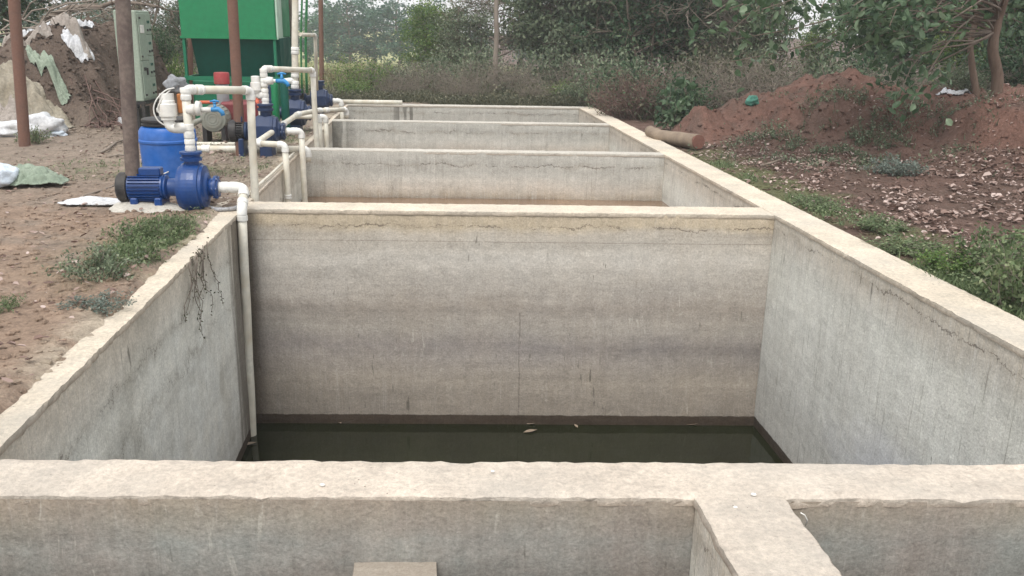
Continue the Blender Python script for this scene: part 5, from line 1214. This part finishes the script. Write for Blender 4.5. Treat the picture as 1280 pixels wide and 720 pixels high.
for lb, px, py, Y, s, mt, sd in (('shiny white folded sack by the heap foot right of the leftmost pole', 56, 160, 12.35, (.24, .20, .17), M_SACK, 41), ('white sack half behind the leftmost steel pole', 18, 163, 12.3, (.34, .20, .11), M_SACK, 44), ('small white sack corner nearest the heap foot', 72, 166, 12.3, (.10, .09, .05), M_MINT, 47)):
    x, y = og(px, py, Y); blob('sack', lb, 'sack', (x, y, gz(x, y)+s[2]*.6), s, mt, sd, .45, 4, GT, flat=.7, wr=3.2)
x, y = og(8, 226, 8.4); z = gz(x, y); blob('sack', 'blue white stuffed sack lying at the left edge', 'sack', (x-.02, y-.1, z+.11), (.16, .17, .11), M_MINT, 12, .3, 4, flat=.8)
drape('sack', 'pale green empty sack spread from the blue white one', 'sack', x+.16, y+.06, .36, .22, -.35, M_GSACK, 13, .02, .12)
x, y = G(125, 258).x, G(125, 258).y; drape('sheet', 'flat white plastic sheet lying left of the grey brown pole', 'sheet', x, y, .36, .10, .05, M_SACK, 14, .012, .03, rag=.3)
x, y = og(939, 137, 13.1); blob('plastic_bag', 'small teal plastic bag caught on the red mound', 'bag', (x, y, gz(x, y)+.05), (.085, .07, .08), M_TEAL, 21, .5, 4)
x, y = og(1190, 132, 12.2); drape('sheet', 'thin pale strip lying on the red bank left of the curved trunks', 'sheet', x, y, .28, .06, .1, M_SACK, 16, .02, .03)
# leaves floating on the water, pale chips on the rough coping
def flat_leaf(name, label, cat, p, L_, a, mat, group, dz=.004):
    m = MB(); k = 7; u = Vector((math.cos(a), math.sin(a), 0)); v = Vector((-u.y, u.x, 0)); o = 0
    for i in range(k):
        t_ = i/(k-1); w = L_*.2*math.sin(PI*min(1, t_*1.05+.03)) ; q = Vector(p)+u*L_*(t_-.5)+Vector((0, 0, dz+L_*.10*t_*t_))
        m.v += [q-v*w+Vector((0, 0, w*.3)), q, q+v*w+Vector((0, 0, w*.3))]
    for i in range(k-1):
        for j in (0, 1): m.face((3*i+j, 3*i+j+1, 3*i+4+j, 3*i+3+j), True)
    o = m.build(name, mat); tag(o, label, cat, group)
for lb, px, py, L_, a in (('pale curled leaf floating beside the drop pipe in the dark water', 312, 556, .13, .3), ('small leaf floating left of middle near the back of the water', 424, 528, .07, 2.2), ('leaf floating by the back wall right of the middle', 665, 530, .10, .1),
    ('narrow leaf floating just right of the central one', 720, 533, .07, 1.9), ('leaf at the back right corner of the water', 866, 531, .12, .0), ('thin leaf floating under the central one', 663, 540, .13, .2)):
    flat_leaf('floating_leaf', lb, 'leaf', G(px, py, -1.965), L_, a, M_LOG, 'leaves floating on the water')
for lb, px, py, s in (('white chip on the rough front coping left of the middle', 403, 606, .009), ('white chip on the rough front coping right of the middle', 616, 589, .007), ('white chip lying at the head of the divider', 942, 618, .010), ('white chip further down the divider coping', 919, 634, .008)):
    blob('stone_chip', lb, 'chip', G(px, py, .006), (s, s*.8, s*.5), M_PVCW, px, .4, 2, 'white chips on the front copings')
t = thing('string', 'short pale string hooked over the edge of the divider', 'string', tuple(G(1003, 642, 0)))
part_tube(t, 'strand', [G(1001, 641, .01), G(1006, 644, .0), G(1009, 650, -.02), G(1007, 657, -.05)], .0022, M_PVCW, 5)
# roots and sticks on the ground
t = thing('stick', 'thin dry stick lying on the bare left ground before the pump', 'stick', tuple(G(130, 235, .0)))
part_tube(t, 'twig', [G(100, 246, .015), G(120, 240, .02), G(138, 234, .03), G(152, 228, .02)], [.009, .009, .008, .005], M_TWIG, 6)
t = thing('stick', 'forked dry stick lying near the cabinet stand', 'stick', tuple(G(125, 190, 0)))
part_tube(t, 'twig', [G(122, 192, .02), G(133, 187, .06), G(145, 178, .05), G(158, 174, .03)], [.015, .017, .014, .01], M_TWIG, 6); part_tube(t, 'twig', [G(136, 196, .02), G(148, 193, .05), G(160, 195, .02)], [.012, .012, .008], M_TWIG, 6)
t = thing('stick', 'dark stick lying among the fallen leaves by the right wall', 'stick', tuple(G(965, 200, 0)))
part_tube(t, 'twig', [G(952, 207, .02), G(966, 203, .05), G(980, 198, .05)], [.012, .014, .009], M_BARK, 6)
# roots hanging in the heap face
t = thing('root_tangle', 'brown root tangle hanging from the earth heap behind the pole', 'roots', on(150, 120, 13.2)); m = MB(); rr_ = np.random.default_rng(31)
for k in range(60):
    px = rr_.uniform(105, 165); Y = rr_.uniform(12.9, 13.9); p = P(px, 100, Y); a = vv(p.x, Y, gz(p.x, Y)+.02); e = a + vv(rr_.normal()*.25+.12, -.15-rr_.random()*.3, 0); e.z = gz(e.x, e.y)+.03
    m.tube([tuple(q) for q in curve_pts(a, e, rr_, 4, .1, .08)], [.012, .01, .008, .006, .003], 4, caps=False)
m.build('root', M_TWIGR, t)

# ------------------------------------------------------------------ hazy air
hz = MB(); hz.box((-90, -12, -5), (90, 100, 12)); n = bpy.data.materials.new('haze'); n.use_nodes = True; nt = n.node_tree; nt.nodes.clear()
o_ = nt.nodes.new('ShaderNodeOutputMaterial'); pv = nt.nodes.new('ShaderNodeVolumePrincipled'); pv.inputs['Color'].default_value = (.93, .97, 1.0, 1); pv.inputs['Density'].default_value = .0019; pv.inputs['Anisotropy'].default_value = .2
nt.links.new(pv.outputs[0], o_.inputs['Volume']); o = hz.build('haze', n); o['kind'] = 'stuff'; o['label'] = 'thin pale haze filling the air over the field'; o['category'] = 'haze'
